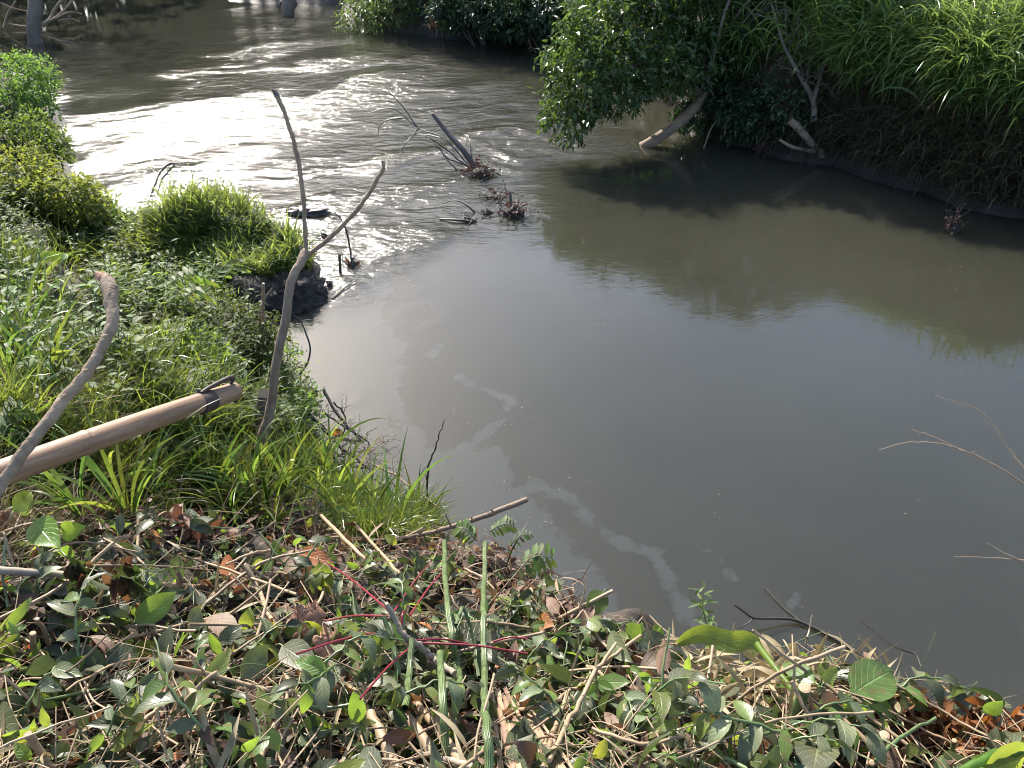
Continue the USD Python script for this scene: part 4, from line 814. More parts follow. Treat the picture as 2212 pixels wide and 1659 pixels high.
# left stick
px = [(-60, 1140), (0, 1050), (62, 964), (113, 899), (144, 855), (192, 800), (222, 745), (243, 697), (239, 653), (236, 619), (225, 600)]
pl = [at_d(u, v, 2.35 + .35 * i / 10) for i, (u, v) in enumerate(px)]
t = thing('cut_branch', 'bare curved grey brown branch crossing in front of the bamboo pole, its top chopped off', 'branch', pl[0])
part(t, 'stem', tube(smooth_path(pl, 5, .0012, 3), [.019, .018, .018, .0185, .018, .017, .0175, .019, .022, .024, .022], 16, rough=.045, seed=8), bark_grey)
part(t, 'broken_tip', tube(smooth_path([at_d(230, 606, 2.69), at_d(216, 597, 2.69), at_d(206, 588, 2.69)], 4), [.022, .016, .006], 9, rough=.12, seed=2), bark_red)
part(t, 'broken_tip', tube(smooth_path([at_d(228, 606, 2.69), at_d(216, 590, 2.7), at_d(214, 586, 2.7)], 3), [.014, .009, .003], 6, rough=.15, seed=9), bark_grey)
part(t, 'spur', tube(smooth_path([at_d(238, 625, 2.68), at_d(248, 620, 2.66), at_d(254, 617, 2.66)], 4), [.011, .009, .006], 8), bark_grey)
for u, v, k in ((144, 850, 4), (113, 893, 3), (190, 796, 5), (232, 722, 7)):
    p = at_d(u, v, 2.48); part(t, 'bud_scar', tube([p + V(-.004, -.008, -.006), p + V(-.001, -.013, .0), p + V(.004, -.012, .006)], [.003, .008, .003], 7), stalk_brown)
# forked sapling
g0 = G(544, 1012); y0 = g0[1]
px = [(564, 950), (585, 882), (598, 779), (616, 694), (629, 608), (650, 567), (660, 545)]
pl = [g0 - V(0, 0, .1)] + [at_y(u, v, y0 + .08 * i) for i, (u, v) in enumerate(px)]; yf = y0 + .5
t = thing('forked_sapling', 'tall bare forked sapling standing at the water edge with its leaves stripped', 'sapling', g0)
part(t, 'stem', tube(smooth_path(pl, 5, .002, 5), [.034, .033, .031, .030, .029, .028, .028, .033], 16, rough=.045), bark_grey)
part(t, 'prong', tube(smooth_path([at_y(658, 552, yf), at_y(660, 527, yf), at_y(657, 445, yf), at_y(646, 359, yf), at_y(633, 301, yf), at_y(616, 246, yf), at_y(596, 203, yf)], 5, .0015, 6), [.018, .015, .0135, .014, .013, .012, .0145], 10, rough=.02), bark_grey, label='straight upright prong with a chopped dark tip')
part(t, 'prong', tube(smooth_path([at_y(660, 556, yf), at_y(701, 523, yf), at_y(754, 473, yf), at_y(795, 423, yf), at_y(815, 386, yf), at_y(829, 363, yf), at_y(826, 346, yf)], 5, .0015, 7), [.018, .0145, .014, .0135, .013, .0125, .009], 10, rough=.02), bark_grey, label='prong slanting to the right with a hooked tip')
part(t, 'broken_tip', tube([at_y(598, 207, yf), at_y(592, 197, yf), at_y(587, 192, yf)], [.0155, .013, .002], 8, rough=.1), twig_dark)
part(t, 'spur', tube(smooth_path([at_y(657, 552, yf), at_y(652, 540, yf), at_y(648, 528, yf)], 4), [.017, .014, .006], 8), bark_grey)
# cut stump
dg = float(depth(G(562, 935))) - .3; g = at_d(562, 935, dg); tp_ = at_d(571, 856, dg - .05)
t = thing('cut_stump', 'freshly cut small tree stump with a pale face behind the forked sapling', 'stump', g)
ax2 = unit(tp_ - g + V(.05, -.12, .1))
part(t, 'trunk', tube([g - V(0, 0, .1), (g + tp_) / 2, tp_ + V(0, 0, -.002)], [.06, .052, .048], 14, cap=False, rough=.03), bark_dark)
c = tp_; nrm = unit(V(.1, -.75, .65)); s1 = unit(np.cross(nrm, V(0, 0, 1))); s2 = np.cross(s1, nrm)
ang = np.linspace(0, 2 * np.pi, 18, endpoint=False); disc = c + nrm * .012 + .049 * (np.cos(ang)[:, None] * s1 + np.sin(ang)[:, None] * s2 * 1.1)
vv = np.vstack([disc, disc - nrm * .05, c + nrm * .016]); k = np.arange(18); k2 = (k + 1) % 18
part(t, 'cut_face', (vv, np.vstack([np.stack([np.full(18, 36), k, k2], 1), np.stack([k, 18 + k, k2], 1), np.stack([k2, 18 + k, 18 + k2], 1)])), cut_wood, False)
# stakes
g = G(566, 807); y1 = g[1]
stick('upright_stake', 'straight brown stake standing in the weeds left of the forked sapling', [g - V(0, 0, .05), at_y(568, 710, y1), at_y(569, 612, y1)], [.016, .015, .013], stalk_brown)
stick('bent_shoot', 'thin shoot bending right beside the straight brown stake', [g + V(-.03, -.02, -.05), at_y(561, 700, y1 - .03), at_y(563, 668, y1 - .03), at_y(575, 640, y1 - .03), at_y(588, 622, y1 - .03)], [.012, .011, .009, .007, .004], stalk_brown)
# wiry twig and broken sticks in the water
dz = float(depth(at_z(640, 822, .1)))
stick('hooked_twig', 'dark wiry twig arching over the water right of the sapling', [at_z(639, 820, .1), at_d(663, 786, dz), at_d(670, 752, dz), at_d(660, 718, dz), at_d(646, 684, dz)], [.012, .010, .009, .008, .006], twig_dark, n=6,
      twigs=[([at_d(655, 705, dz), at_d(640, 700, dz), at_d(632, 712, dz)], [.005, .003]), ([at_d(650, 695, dz), at_d(668, 690, dz), at_d(690, 697, dz)], [.005, .003]), ([at_d(650, 690, dz), at_d(632, 680, dz)], [.004, .003])])
raw = [('fallen_branch', 'thickest dark branch lying down the bank into the water', [(632, 880), (687, 944), (735, 1000), (776, 1050)], .022), ('fallen_branch', 'second dark branch lying into the water, right of the thickest one', [(655, 880), (711, 940), (760, 985), (812, 1020)], .015),
       ('fallen_branch', 'dark branch with a cut upper end pointing up from the water', [(699, 841), (725, 889), (760, 930), (790, 962)], .015), ('fallen_branch', 'thin bent branch looping beside the cut ended branch', [(720, 868), (742, 893), (745, 925), (736, 955)], .008),
       ('fallen_branch', 'thin dark branch low in the water under the others', [(697, 888), (740, 920), (790, 950), (800, 975)], .008), ('fallen_branch', 'short dark branch crossing between the two big ones', [(640, 900), (690, 915), (730, 960), (755, 1000)], .008),
       ('fallen_branch', 'pale thin branch lying along the waterside grass', [(805, 1005), (850, 1025), (900, 1060), (945, 1095)], .009)]
for k, (nm, lab, pts, rr) in enumerate(raw):
    pl = [at_z(u, v, z) for (u, v), z in zip(pts, (.28, .16, .06, -.02))] if k != 6 else [at_z(u, v, z) for (u, v), z in zip(pts, (.08, .12, .2, .3))]
    r = np.random.default_rng(800 + k); tws = []
    for j in range(4):
        s = pl[1 + j % 3]; e = s + unit(r.normal(size=3) * V(1, 1, .5) + V(.4, .2, .5)) * r.uniform(.08, .22); tws.append(([s, (s + e) / 2 + r.normal(0, .02, 3), e], [.004, .002]))
    stick(nm, lab, pl, [rr, rr * .95, rr * .85, rr * .6], bark_grey if k == 6 else twig_dark, cat='branch', jit=.004, seed=k, twigs=tws)
b = at_z(721, 925, .06)
mm, uv = leaves([b], [V(.3, -.2, -.5)], [V(.3, -.8, .3)], .17, .12, .9, .4, 6, wavy=.05)
solo('caught_dead_leaf', mm, orange_leaf, 'curled orange brown leaf caught on the dark branches in the water', 'leaf', uv=uv)
g = G(930, 1110); yy = g[1]
stick('wavy_twig', 'thin wavy dark twig standing up from the waterside grass in front of the water', [g, at_y(923, 1026, yy), at_y(940, 967, yy), at_y(961, 906, yy)], [.009, .008, .006, .003], twig_dark, jit=.004, n=7, twigs=[([at_y(923, 1040, yy), at_y(919, 1022, yy)], [.005, .003])])
r = np.random.default_rng(31); tws = []
fz = [at_z(u, v, .03) for u, v in zip(r.uniform(690, 850, 34), r.uniform(900, 1030, 34))]
tw = [tube(smooth_path([p, p + unit(r.normal(size=3) * V(1, 1, .6) + V(0, 0, .6)) * .08, p + unit(r.normal(size=3) * V(1, 1, .5) + V(0, 0, .5)) * .17], 3), [.003, .0015], 4) for p in fz for _ in range(2)]
solo('twig_tangle', cat_mesh(tw), bark_grey, 'fine grey twig tangle among the branches at the water edge', 'twigs', kind='stuff')

# feathery compound leaves
def pinnate(name, lab, base, tip, pairs, ll, lw, mat, seed, droop=.08, group=None, face=None, cat='compound leaf'):
    r = np.random.default_rng(seed); t = thing(name, lab, cat, base, group)
    mid = (base + tip) / 2 + V(0, 0, droop); c = smooth_path([base, mid, tip], 8)
    part(t, 'rachis', tube(c, [.0035, .0015], 5), green_stem)
    ax = unit(tip - base); tocam = unit(CAM - mid); nn = unit(V(0, 0, .7) + tocam * .7 + r.normal(0, .2, 3)); side = unit(np.cross(nn, ax))
    for k in range(pairs):
        f = .12 + .86 * k / (pairs - 1); p = c[int(f * (len(c) - 1))]
        for s in (-1, 1):
            d = side * s + ax * .35 + nn * r.normal(-.15, .12)
            sc = (.75 + .5 * math.sin(math.pi * f)) * r.uniform(.9, 1.1)
            mm, uv = leaves([p], [d], [nn + r.normal(0, .15, 3)], ll * sc, lw * sc, .3, .15, 3, .55, seed=seed + k)
            part(t, 'leaflet', mm, mat, True, uv)
    return t
def gl(u, v, lift): return G(u, v, lift)
pins = [('feathery leaf spray hanging left in front of the little bay', (372, 608), (468, 612), 7, .10, .035, .28), ('feathery leaf pointing up right at the edge of the bay', (470, 590), (524, 570), 6, .10, .035, .34), ('feathery leaf held flat below the upright one at the bay', (480, 600), (536, 590), 6, .09, .03, .3), ('smaller feathery leaf low left of the bay', (400, 640), (460, 650), 6, .08, .03, .22),
        ('feathery leaf reaching over the water beside the cut stump', (628, 842), (695, 850), 7, .075, .026, .2), ('drooping feathery leaf under the one beside the cut stump', (640, 850), (690, 876), 6, .07, .025, .16),
        ('yellow green fern frond at the left edge behind the curved branch', (0, 925), (82, 895), 10, .07, .018, .14), ('fern frond below the yellow green one at the left edge', (0, 960), (70, 930), 10, .065, .017, .12), ('low fern frond touching the bamboo pole at left', (20, 985), (95, 960), 9, .06, .016, .1)]
for k, (lab, a, b, n_, ll, lw, lf) in enumerate(pins): pinnate('compound_leaf', lab, gl(*a, lf + .14), gl(*b, lf + .14), n_, ll * 1.1, lw * 1.1, herb_l, 900 + k)
# overhanging sprig beyond the near rim
for k, (lab, a, b, n_, ll, lw, dd) in enumerate([('bright feathery leaf against the water above the litter edge', (1058, 1148), (1112, 1136), 8, .05, .016, 3.9), ('shaded feathery leaf bending back beside the bright one', (1028, 1168), (985, 1138), 8, .06, .018, 3.9), ('small feathery leaf on the thin stem at the litter edge', (1100, 1180), (1148, 1154), 6, .035, .012, 3.85),
                                             ('broad fingered leaf spray over the water at the litter edge', (1130, 1214), (1195, 1206), 5, .07, .026, 3.7), ('grey green feathery spray below the fingered one', (1120, 1222), (1180, 1236), 5, .06, .022, 3.7)]):
    pinnate('compound_leaf', lab, at_d(*a, dd), at_d(*b, dd), n_, ll, lw, herb_l if k != 4 else grey_leaf, 940 + k, droop=.03)
stick('thin_side_stem', 'thin dark stem carrying feathery leaves at the litter edge', [G(1092, 1225, .05), at_d(1110, 1180, 3.8), at_d(1140, 1130, 3.85)], [.005, .004, .002], twig_dark)

# ---------------------------------------------------------------- near bank: litter, stalks, leaves
lit_poly = [(-250, 1130), (380, 1120), (700, 1110), (900, 1150), (1060, 1180), (1150, 1215), (1245, 1320), (1395, 1378), (1470, 1445), (1900, 1460), (2060, 1545), (2212, 1575), (2450, 1600), (2450, 1830), (-250, 1830)]
def litter(name, lab, n, Ls, asp, mat, seed, lift, tilt, cat='litter', poly=lit_poly, curl=(.1, 1.3), wavy=.03, nu=4, peak=.45):
    r = np.random.default_rng(seed); pp = in_poly(poly, n, seed); b = G(pp[:, 0], pp[:, 1]); gn = gnormal(b)
    nn = unit(gn + r.normal(0, tilt, (n, 3))); d = r.normal(size=(n, 3)); b = b + gn * (r.random(n) * lift)[:, None]; ok = H(b[:, 0], b[:, 1]) > .12; b = np.where(ok[:, None], b, V(0, -1, 2.5))
    Ln = r.uniform(*Ls, n)
    mm, uv = leaves(b, d, nn, Ln, Ln * r.uniform(*asp, n), r.uniform(*curl, n), r.uniform(.05, .6, n), nu, peak, wavy, seed)
    return solo(name, mm, mat, lab, cat, kind='stuff', uv=uv)
litter('brown_litter', 'brown dead leaves and scraps covering the near bank', 3000, (.03, .11), (.3, .6), dead_leaf, 1001, .05, .55)
litter('wilted_litter', 'grey green wilted leaves matted over the near bank', 1300, (.05, .14), (.4, .6), grey_leaf, 1002, .10, .45)
litter('green_litter', 'green leaf scraps scattered through the near bank litter', 1000, (.03, .09), (.35, .6), broad, 1003, .12, .7)
litter('dark_litter', 'dark withered leaves deep in the near bank litter', 900, (.05, .12), (.35, .6), dark_broad, 1004, .07, .8)
litter('straw_litter', 'pale dry curls of straw and leaf strips across the near bank', 1700, (.04, .2), (.03, .10), straw_leaf, 1005, .11, .9, curl=(-.8, 1.8))
def twiglitter(name, lab, n, Ls, rad, mat, seed, lift, poly=lit_poly):
    r = np.random.default_rng(seed); pp = in_poly(poly, n, seed); b = G(pp[:, 0], pp[:, 1]); gn = gnormal(b); out = []
    for k in range(n):
        d = unit(np.cross(gn[k], r.normal(size=3)) + gn[k] * r.normal(0, .22)); Lk = r.uniform(*Ls); p = b[k] + gn[k] * r.random() * lift
        out.append(tube(smooth_path([p - d * Lk / 2, p + r.normal(0, Lk * .06, 3), p + d * Lk / 2], 3), r.uniform(*rad) * np.array([1, .8]), 5))
    return solo(name, cat_mesh(out), mat, lab, 'twigs', kind='stuff')
twiglitter('straw_twigs', 'thin straw stems criss-crossing the near bank litter', 900, (.06, .4), (.0009, .0026), straw, 1011, .12)
twiglitter('brown_twigs', 'thin brown twigs criss-crossing the near bank litter', 460, (.08, .4), (.0012, .0035), stalk_brown, 1012, .12)
twiglitter('green_tendrils', 'thin green vine stems trailing over the near bank litter', 220, (.1, .3), (.001, .002), green_stem, 1013, .13)
litter('reddish_litter', 'reddish brown curled dead fern heap at the right of the near bank', 900, (.03, .09), (.2, .5), orange_leaf, 1014, .09, 1.0, poly=[(1820, 1490), (2050, 1550), (2212, 1590), (2212, 1640), (1950, 1640), (1850, 1570)], curl=(.3, 2.2))
litter('pale_litter', 'pale yellowish dry leaves piled on the right half of the near bank edge', 420, (.06, .16), (.07, .26), straw_leaf, 1015, .13, .9, poly=[(1480, 1450), (1900, 1465), (1960, 1540), (1600, 1560), (1480, 1510)], curl=(.3, 2.))

edge_ = [(560, 1110), (760, 1120), (960, 1140), (1150, 1205), (1250, 1315), (1160, 1345), (900, 1240), (560, 1190)]
litter('edge_litter', 'brown leaf scraps thick along the edge of the litter above the pool', 600, (.03, .10), (.3, .6), dead_leaf, 1016, .07, .6, poly=edge_)
litter('edge_straw', 'pale straw strips along the edge of the litter above the pool', 600, (.05, .2), (.03, .1), straw_leaf, 1017, .12, .8, poly=edge_)
litter('left_litter', 'brown leaf scraps under the grass at the left of the near bank', 600, (.03, .10), (.25, .6), dead_leaf, 1018, .06, .6, poly=[(-200, 1060), (560, 1080), (620, 1170), (-200, 1200)])
# leaf prototypes, each leaf a thing of its own
def leaf_proto(kind, mat, stem, seed, label, group, asp=.5, curl=.5, peak=.42, wavy=.06):
    t = thing(kind, label, 'leaf', M=np.eye(4), group=group)
    mm, uv = leaves([V(0, 0, 0)], [V(1, 0, 0)], [V(0, 0, 1)], 1.0, asp, curl, .28, 7, peak, wavy, seed)
    part(t, 'leaf_blade', mm, mat, True, uv)
    part(t, 'stalk', tube(smooth_path([V(-.22, 0, -.03), V(-.1, .01, .0), V(.02, 0, 0)], 3), [.014, .016], 5), stem)
    return t
kinds = [('wilted_leaf', grey_leaf, green_stem, 'grey green wilted leaf', 'wilted leaves on the near bank', (.06, .12), 48), ('dead_leaf', dead_leaf, stalk_brown, 'brown curled dead leaf', 'dead leaves on the near bank', (.06, .13), 70),
         ('green_leaf', broad, green_stem, 'green broad leaf', 'green leaves on the near bank', (.05, .11), 46), ('yellow_green_leaf', broad_y, green_stem, 'sunlit yellow green leaf', 'yellow green leaves on the near bank', (.05, .09), 38),
         ('dark_leaf', dark_broad, green_stem, 'dark withered leaf', 'dark withered leaves on the near bank', (.06, .12), 34), ('orange_leaf', orange_leaf, stalk_brown, 'orange brown dead leaf', 'orange leaves on the near bank', (.05, .11), 24)]
protos = {}
marks = [(668, 1350, 'the red bark slab'), (780, 1560, 'the green seedling'), (1048, 1300, 'the tallest green cut stem'), (1050, 1560, 'the foot of the tallest green stem'), (910, 1384, 'the red stalked branch'), (912, 1580, 'the thick tan canes'), (1150, 1600, 'the fibre bundle'), (1290, 1475, 'the five leaf rosette'), (1535, 1440, 'the willowy sprout'),
         (1725, 1530, 'the thick cut stub'), (1900, 1620, 'the pale cut stub'), (1889, 1463, 'the biggest dark green leaf'), (2000, 1560, 'the reddish fern heap'), (2150, 1645, 'the bottom right corner'), (284, 1590, 'the bitten oval leaf'), (335, 1315, 'the large sunlit leaf'), (100, 1380, 'the brown leaning cane'), (60, 1236, 'the thick grey pole'), (235, 1240, 'the hanging black leaves'), (565, 1290, 'the frayed dry cane'), (778, 1190, 'the two parallel straw canes'),
         (468, 1440, 'the narrow bright green leaf'), (445, 1570, 'the straight tan cane'), (60, 1630, 'the bottom left corner'), (1205, 1580, 'the pale stick pair'), (1270, 1305, 'the raised stick'), (960, 1220, 'the second green cut stem'), (1560, 1600, 'the long dull green leaf'), (1345, 1410, 'the tan edge stick'), (820, 1130, 'the foot of the long dead branch'), (520, 1170, 'the tall grass tufts'), (1960, 1640, 'the green stub'), (640, 1530, 'the crooked dry twig')]
said = set()
def place_label(lab, u, v):
    order = sorted(marks, key=lambda m_: (m_[0] - u) ** 2 + (m_[1] - v) ** 2)[:6]
    for mu, mv, what in order:
        dx, dy = u - mu, v - mv
        side = ('left of' if dx < 0 else 'right of') if abs(dx) > 2 * abs(dy) else (('above' if dy < 0 else 'below') if abs(dy) > 2 * abs(dx) else (('above and left of' if dx < 0 else 'above and right of') if dy < 0 else ('below and left of' if dx < 0 else 'below and right of')))
        full = f"{lab} {'just ' if math.hypot(dx, dy) < 45 else ''}{side} {what}"
        if full not in said:
            said.add(full); return full
    return full
def frame(d, n, p, s, w=1.0):
    d = unit(d); n = unit(n - d * (n @ d)); return mat4(d * s, np.cross(n, d) * s * w, n * s, p)
for ki, (nm, mt, st, lab, grp, Ls, cnt) in enumerate(kinds):
    pr = [leaf_proto(nm, mt, st, 1100 + ki * 10 + j, lab, grp, (.42, .55, .62)[j], (.3, .8, 1.3)[j]) for j in range(3)]; protos[nm] = pr
    r = np.random.default_rng(1200 + ki); poly = lit_poly[1:-3] + [(2250, 1590), (2250, 1690), (-40, 1690), (-40, 1170)]
    pp = in_poly(poly, cnt, 1250 + ki)
    for j, (u, v) in enumerate(pp):
        lf = r.uniform(.04, .15); p = G(u, v, lf); gn = gnormal(p); d = np.cross(gn, r.normal(size=3)) + gn * r.normal(0, .35)
        n_ = gn + r.normal(0, .55, 3)
        if nm == 'yellow_green_leaf': n_ = unit(V(.3, -.75, .5)) + r.normal(0, .3, 3); d = V(r.normal(), .3, .8)
        M = frame(d, n_, p, r.uniform(*Ls))
        tall = ['small ', '', 'large '][int(3 * (np.linalg.norm(M[:3, 0]) - Ls[0]) / (Ls[1] - Ls[0] + 1e-9))]; lb = place_label(tall + lab, u, v)
        if j < 3: set_m(pr[j], M); tag(pr[j], lb)
        else: dup(pr[j % 3], M, lb)

for nm, mat, cnt, word, Ls, rr in (('dry_stalk', straw, 44, 'pale dry stalk', (.18, .6), (.003, .008)), ('brown_stalk', stalk_brown, 30, 'brown dry stalk', (.18, .55), (.003, .007)), ('green_stalk', green_stem, 16, 'green cut stalk', (.15, .45), (.003, .006))):
    r = np.random.default_rng(cnt)
    for j, (u, v) in enumerate(in_poly(lit_poly[1:-3] + [(2230, 1590), (2230, 1680), (-20, 1680), (-20, 1170)], cnt, 1900 + cnt)):
        p = G(u, v, r.uniform(.06, .2)); gn = gnormal(p); d = unit(np.cross(gn, r.normal(size=3)) + gn * r.normal(.1, .3)); Ln = r.uniform(*Ls); R0 = r.uniform(*rr)
        size = 'long ' if Ln > .4 else 'short ' if Ln < .27 else ''
        solo(nm, tube(smooth_path([p - d * Ln / 2, p + r.normal(0, .03, 3) * Ln * 2, p + d * Ln / 2], 5, .0015, j), [R0, R0 * .95, R0 * .7], 7, rough=.03, seed=j), mat, place_label(size + word, u, v), 'stalk', word + 's in the litter')

# leaves that stand out, each placed where the photograph shows it
def leaf_px(nm, mat, a, b, asp, lifts, label, seed, curl=.3, tilt=(0, 0, 0), stem=green_stem, peak=.42, wavy=.015, deep=None):
    lifts = (lifts[0] + .02, lifts[1] + .02)
    p0 = G(*a, lifts[0]) if deep is None else at_d(*a, deep[0]); p1 = G(*b, lifts[1]) if deep is None else at_d(*b, deep[1])
    if deep is None:
        dmin = min(float(depth(p0)), float(depth(p1))); p0 = at_d(*a, min(float(depth(p0)), dmin + .12)); p1 = at_d(*b, min(float(depth(p1)), dmin + .12))
    t = thing(nm, label, 'leaf', p0)
    Ln = np.linalg.norm(p1 - p0) * (1 + .04 * curl * curl); n_ = unit(CAM - p0) + np.array(tilt)
    mm, uv = leaves([p0], [unit(p1 - p0) + unit(n_) * curl * .45], [n_], Ln, Ln * asp, curl, .2, 8, peak, wavy, seed)
    part(t, 'leaf_blade', mm, mat, True, uv)
    d = unit(p1 - p0); part(t, 'stalk', tube(smooth_path([p0 - d * Ln * .25 - V(0, 0, .02), p0 - d * .1 * Ln, p0 + d * .03 * Ln], 3), [.003, .0025], 5), stem)
special = [('yellow_green_leaf', broad_y, (240, 1620), (328, 1562), .50, (.10, .12), 'oval sunlit yellow green leaf with a small bite hole at bottom left', .2), ('yellow_green_leaf', broad_y, (290, 1345), (380, 1280), .55, (.12, .15), 'large sunlit yellow green leaf under the hanging withered leaves', .3),
           ('yellow_green_leaf', broad_y, (288, 1398), (352, 1400), .6, (.10, .12), 'rounded yellow green leaf below the large sunlit one', .3), ('green_leaf', broad, (436, 1490), (500, 1398), .36, (.10, .2), 'narrow bright green leaf standing diagonally left of the red bark', .3),
           ('wilted_leaf', grey_leaf, (418, 1480), (445, 1395), .5, (.07, .12), 'big grey green leaf behind the narrow bright green one', .3), ('green_leaf', broad, (-5, 1365), (72, 1292), .3, (.12, .22), 'long green leaf pointing up right at the left edge', .5),
           ('green_leaf', broad, (-10, 1420), (50, 1372), .55, (.1, .14), 'green leaf below the long one at the left edge', .4), ('wilted_leaf', grey_leaf, (-10, 1545), (30, 1605), .7, (.1, .1), 'pale heart shaped leaf in the lower left corner', .3), ('green_leaf', broad, (25, 1600), (64, 1570), .7, (.1, .12), 'small green leaf next to the pale heart shaped one', .3),
           ('wilted_leaf', grey_leaf, (110, 1612), (160, 1640), .6, (.1, .1), 'silvery grey leaf near the bottom left corner', .4), ('wilted_leaf', grey_leaf, (170, 1400), (232, 1440), .5, (.1, .1), 'shiny grey leaf left of the rounded yellow green one', .5),
           ('wilted_leaf', grey_leaf, (376, 1200), (392, 1258), .5, (.16, .06), 'grey green ribbed leaf hanging above the grey pole', .4), ('orange_leaf', orange_leaf, (487, 1200), (500, 1258), .5, (.14, .05), 'flat tan brown leaf hanging right of the ribbed grey one', .3),
           ('orange_leaf', orange_leaf, (650, 1196), (705, 1212), .5, (.06, .1), 'curled orange leaf near the two straw stalks', 1.0), ('dead_leaf', dead_leaf, (455, 1330), (512, 1372), .5, (.08, .1), 'rusty brown leaf left of the red bark', .8),
           ('wilted_leaf', grey_leaf, (408, 1360), (436, 1310), .6, (.1, .16), 'pale round leaf standing between rusty leaf and yellow leaf', .4), ('wilted_leaf', grey_leaf, (520, 1465), (580, 1395), .6, (.1, .14), 'dark blue grey leaf below the red bark', .4), ('wilted_leaf', grey_leaf, (610, 1395), (680, 1440), .5, (.1, .1), 'grey leaf right of the dark blue grey one', .4),
           ('wilted_leaf', grey_leaf, (575, 1545), (650, 1512), .38, (.14, .14), 'narrow silvery leaf lying flat in the bottom middle left', .4), ('wilted_leaf', grey_leaf, (690, 1480), (740, 1440), .7, (.06, .08), 'broad shadowed grey leaf left of the green seedling', .3), ('green_leaf', broad, (650, 1460), (690, 1400), .7, (.05, .08), 'broad dull green leaf behind the shadowed grey leaf', .3),
           ('dark_leaf', dark_broad, (990, 1395), (1075, 1355), .7, (.12, .15), 'dark green broad leaf in the middle of the cut stems', .6), ('dark_leaf', dark_broad, (1030, 1385), (1070, 1440), .5, (.14, .08), 'dark green hanging leaf under the broad one', .4), ('wilted_leaf', grey_leaf, (1090, 1430), (1115, 1490), .55, (.1, .1), 'folded green grey leaf right of the tallest cut stem', .4),
           ('green_leaf', broad, (1305, 1278), (1270, 1330), .75, (.16, .08), 'bright green leaf hanging at the litter edge under the raised stick', .5), ('wilted_leaf', grey_leaf, (1317, 1365), (1352, 1430), .5, (.14, .1), 'green grey ribbed leaf at the litter edge', .5), ('green_leaf', broad, (1270, 1340), (1310, 1362), .7, (.14, .1), 'dark green leaf below the bright hanging one at the litter edge', .5), ('green_leaf', broad, (1350, 1350), (1395, 1385), .55, (.16, .1), 'small green leaf at the outer litter edge', .5),
           ('dead_leaf', dead_leaf, (1190, 1370), (1235, 1400), .7, (.12, .1), 'brown spotted leaf beside the yellow leaf at the litter edge', .7), ('orange_leaf', orange_leaf, (1160, 1335), (1190, 1352), .6, (.12, .1), 'small yellow orange leaf at the litter edge', .4),
           ('green_leaf', broad, (1760, 1475), (1690, 1432), .45, (.14, .16), 'large fresh green leaf on the right half of the litter edge', .4), ('green_leaf', broad, (1775, 1462), (1772, 1432), .55, (.15, .2), 'small fresh leaf standing right of the large fresh green leaf', .3), ('green_leaf', broad, (1780, 1475), (1808, 1440), .6, (.15, .2), 'fresh leaf leaning right next to the small standing one', .3),
           ('green_leaf', broad, (1840, 1500), (1930, 1445), .6, (.13, .2), 'biggest dark green leaf at the right of the litter edge', .5), ('yellow_green_leaf', straw_leaf, (1780, 1490), (1815, 1550), .5, (.16, .1), 'pale yellow leaf hanging below the fresh green leaves', .4), ('green_leaf', broad, (1695, 1572), (1698, 1650), .38, (.18, .12), 'upright green leaf below the thick cut stub', .3),
           ('dead_leaf', dark_broad, (1770, 1600), (1755, 1668), .75, (.14, .12), 'large dark brown leaf at the bottom right of the stub', .3), ('green_leaf', broad, (1490, 1545), (1580, 1590), .4, (.12, .12), 'green leaf with bite holes at the lower middle right', .4), ('wilted_leaf', grey_leaf, (1560, 1558), (1660, 1570), .35, (.14, .14), 'long dull green leaf beside the one with bite holes', .4),
           ('wilted_leaf', grey_leaf, (1448, 1470), (1440, 1530), .55, (.16, .1), 'spotted pale green leaf at the litter edge left of the sprout', .3), ('green_leaf', broad, (2130, 1540), (2165, 1515), .6, (.1, .16), 'green leaf at the right end of the litter edge', .4), ('wilted_leaf', grey_leaf, (2040, 1635), (2090, 1650), .4, (.1, .1), 'grey green leaf at the bottom right', .4),
           ('yellow_green_leaf', broad_y, (2120, 1668), (2230, 1630), .5, (.2, .2), 'large green leaf cut by the bottom right corner', .3), ('green_leaf', broad, (1615, 1640), (1670, 1650), .5, (.1, .1), 'green leaf at the bottom edge left of the upright leaf', .4), ('yellow_green_leaf', broad_y, (700, 1690), (795, 1640), .4, (.15, .15), 'yellow green leaf at the bottom edge under the seedling', .4),
           ('green_leaf', broad, (690, 1215), (710, 1285), .6, (.2, .1), 'folded hanging green leaf above the red bark', .8), ('yellow_green_leaf', broad_y, (30, 1105), (70, 1060), .6, (.35, .4), 'yellow green leaf lit from behind at the left under the pole', .3), ('yellow_green_leaf', broad_y, (75, 1125), (120, 1180), .55, (.3, .22), 'pair leaf of yellow green hanging at the left under the pole', .3), ('yellow_green_leaf', broad_y, (130, 1150), (180, 1140), .5, (.25, .3), 'yellow green leaf right of the hanging pair leaf', .3)]
for k, (nm, mt, a, b, asp, lf, lab, cu) in enumerate(special):
    r = np.random.default_rng(1400 + k)
    leaf_px(nm, mt, a, b, asp, lf, lab, 1400 + k, cu, r.normal(0, .25, 3))
# long broad grass-like leaf at mid left
b0 = G(90, 665, .05); d0 = float(depth(b0))
leaf_px('strap_leaf', herb_l, (85, 555), (152, 550), .3, (0, 0), 'lone pointed leaf held flat above the upper left weeds', 1500, .4, deep=(float(depth(G(85, 590))) - .3,) * 2)
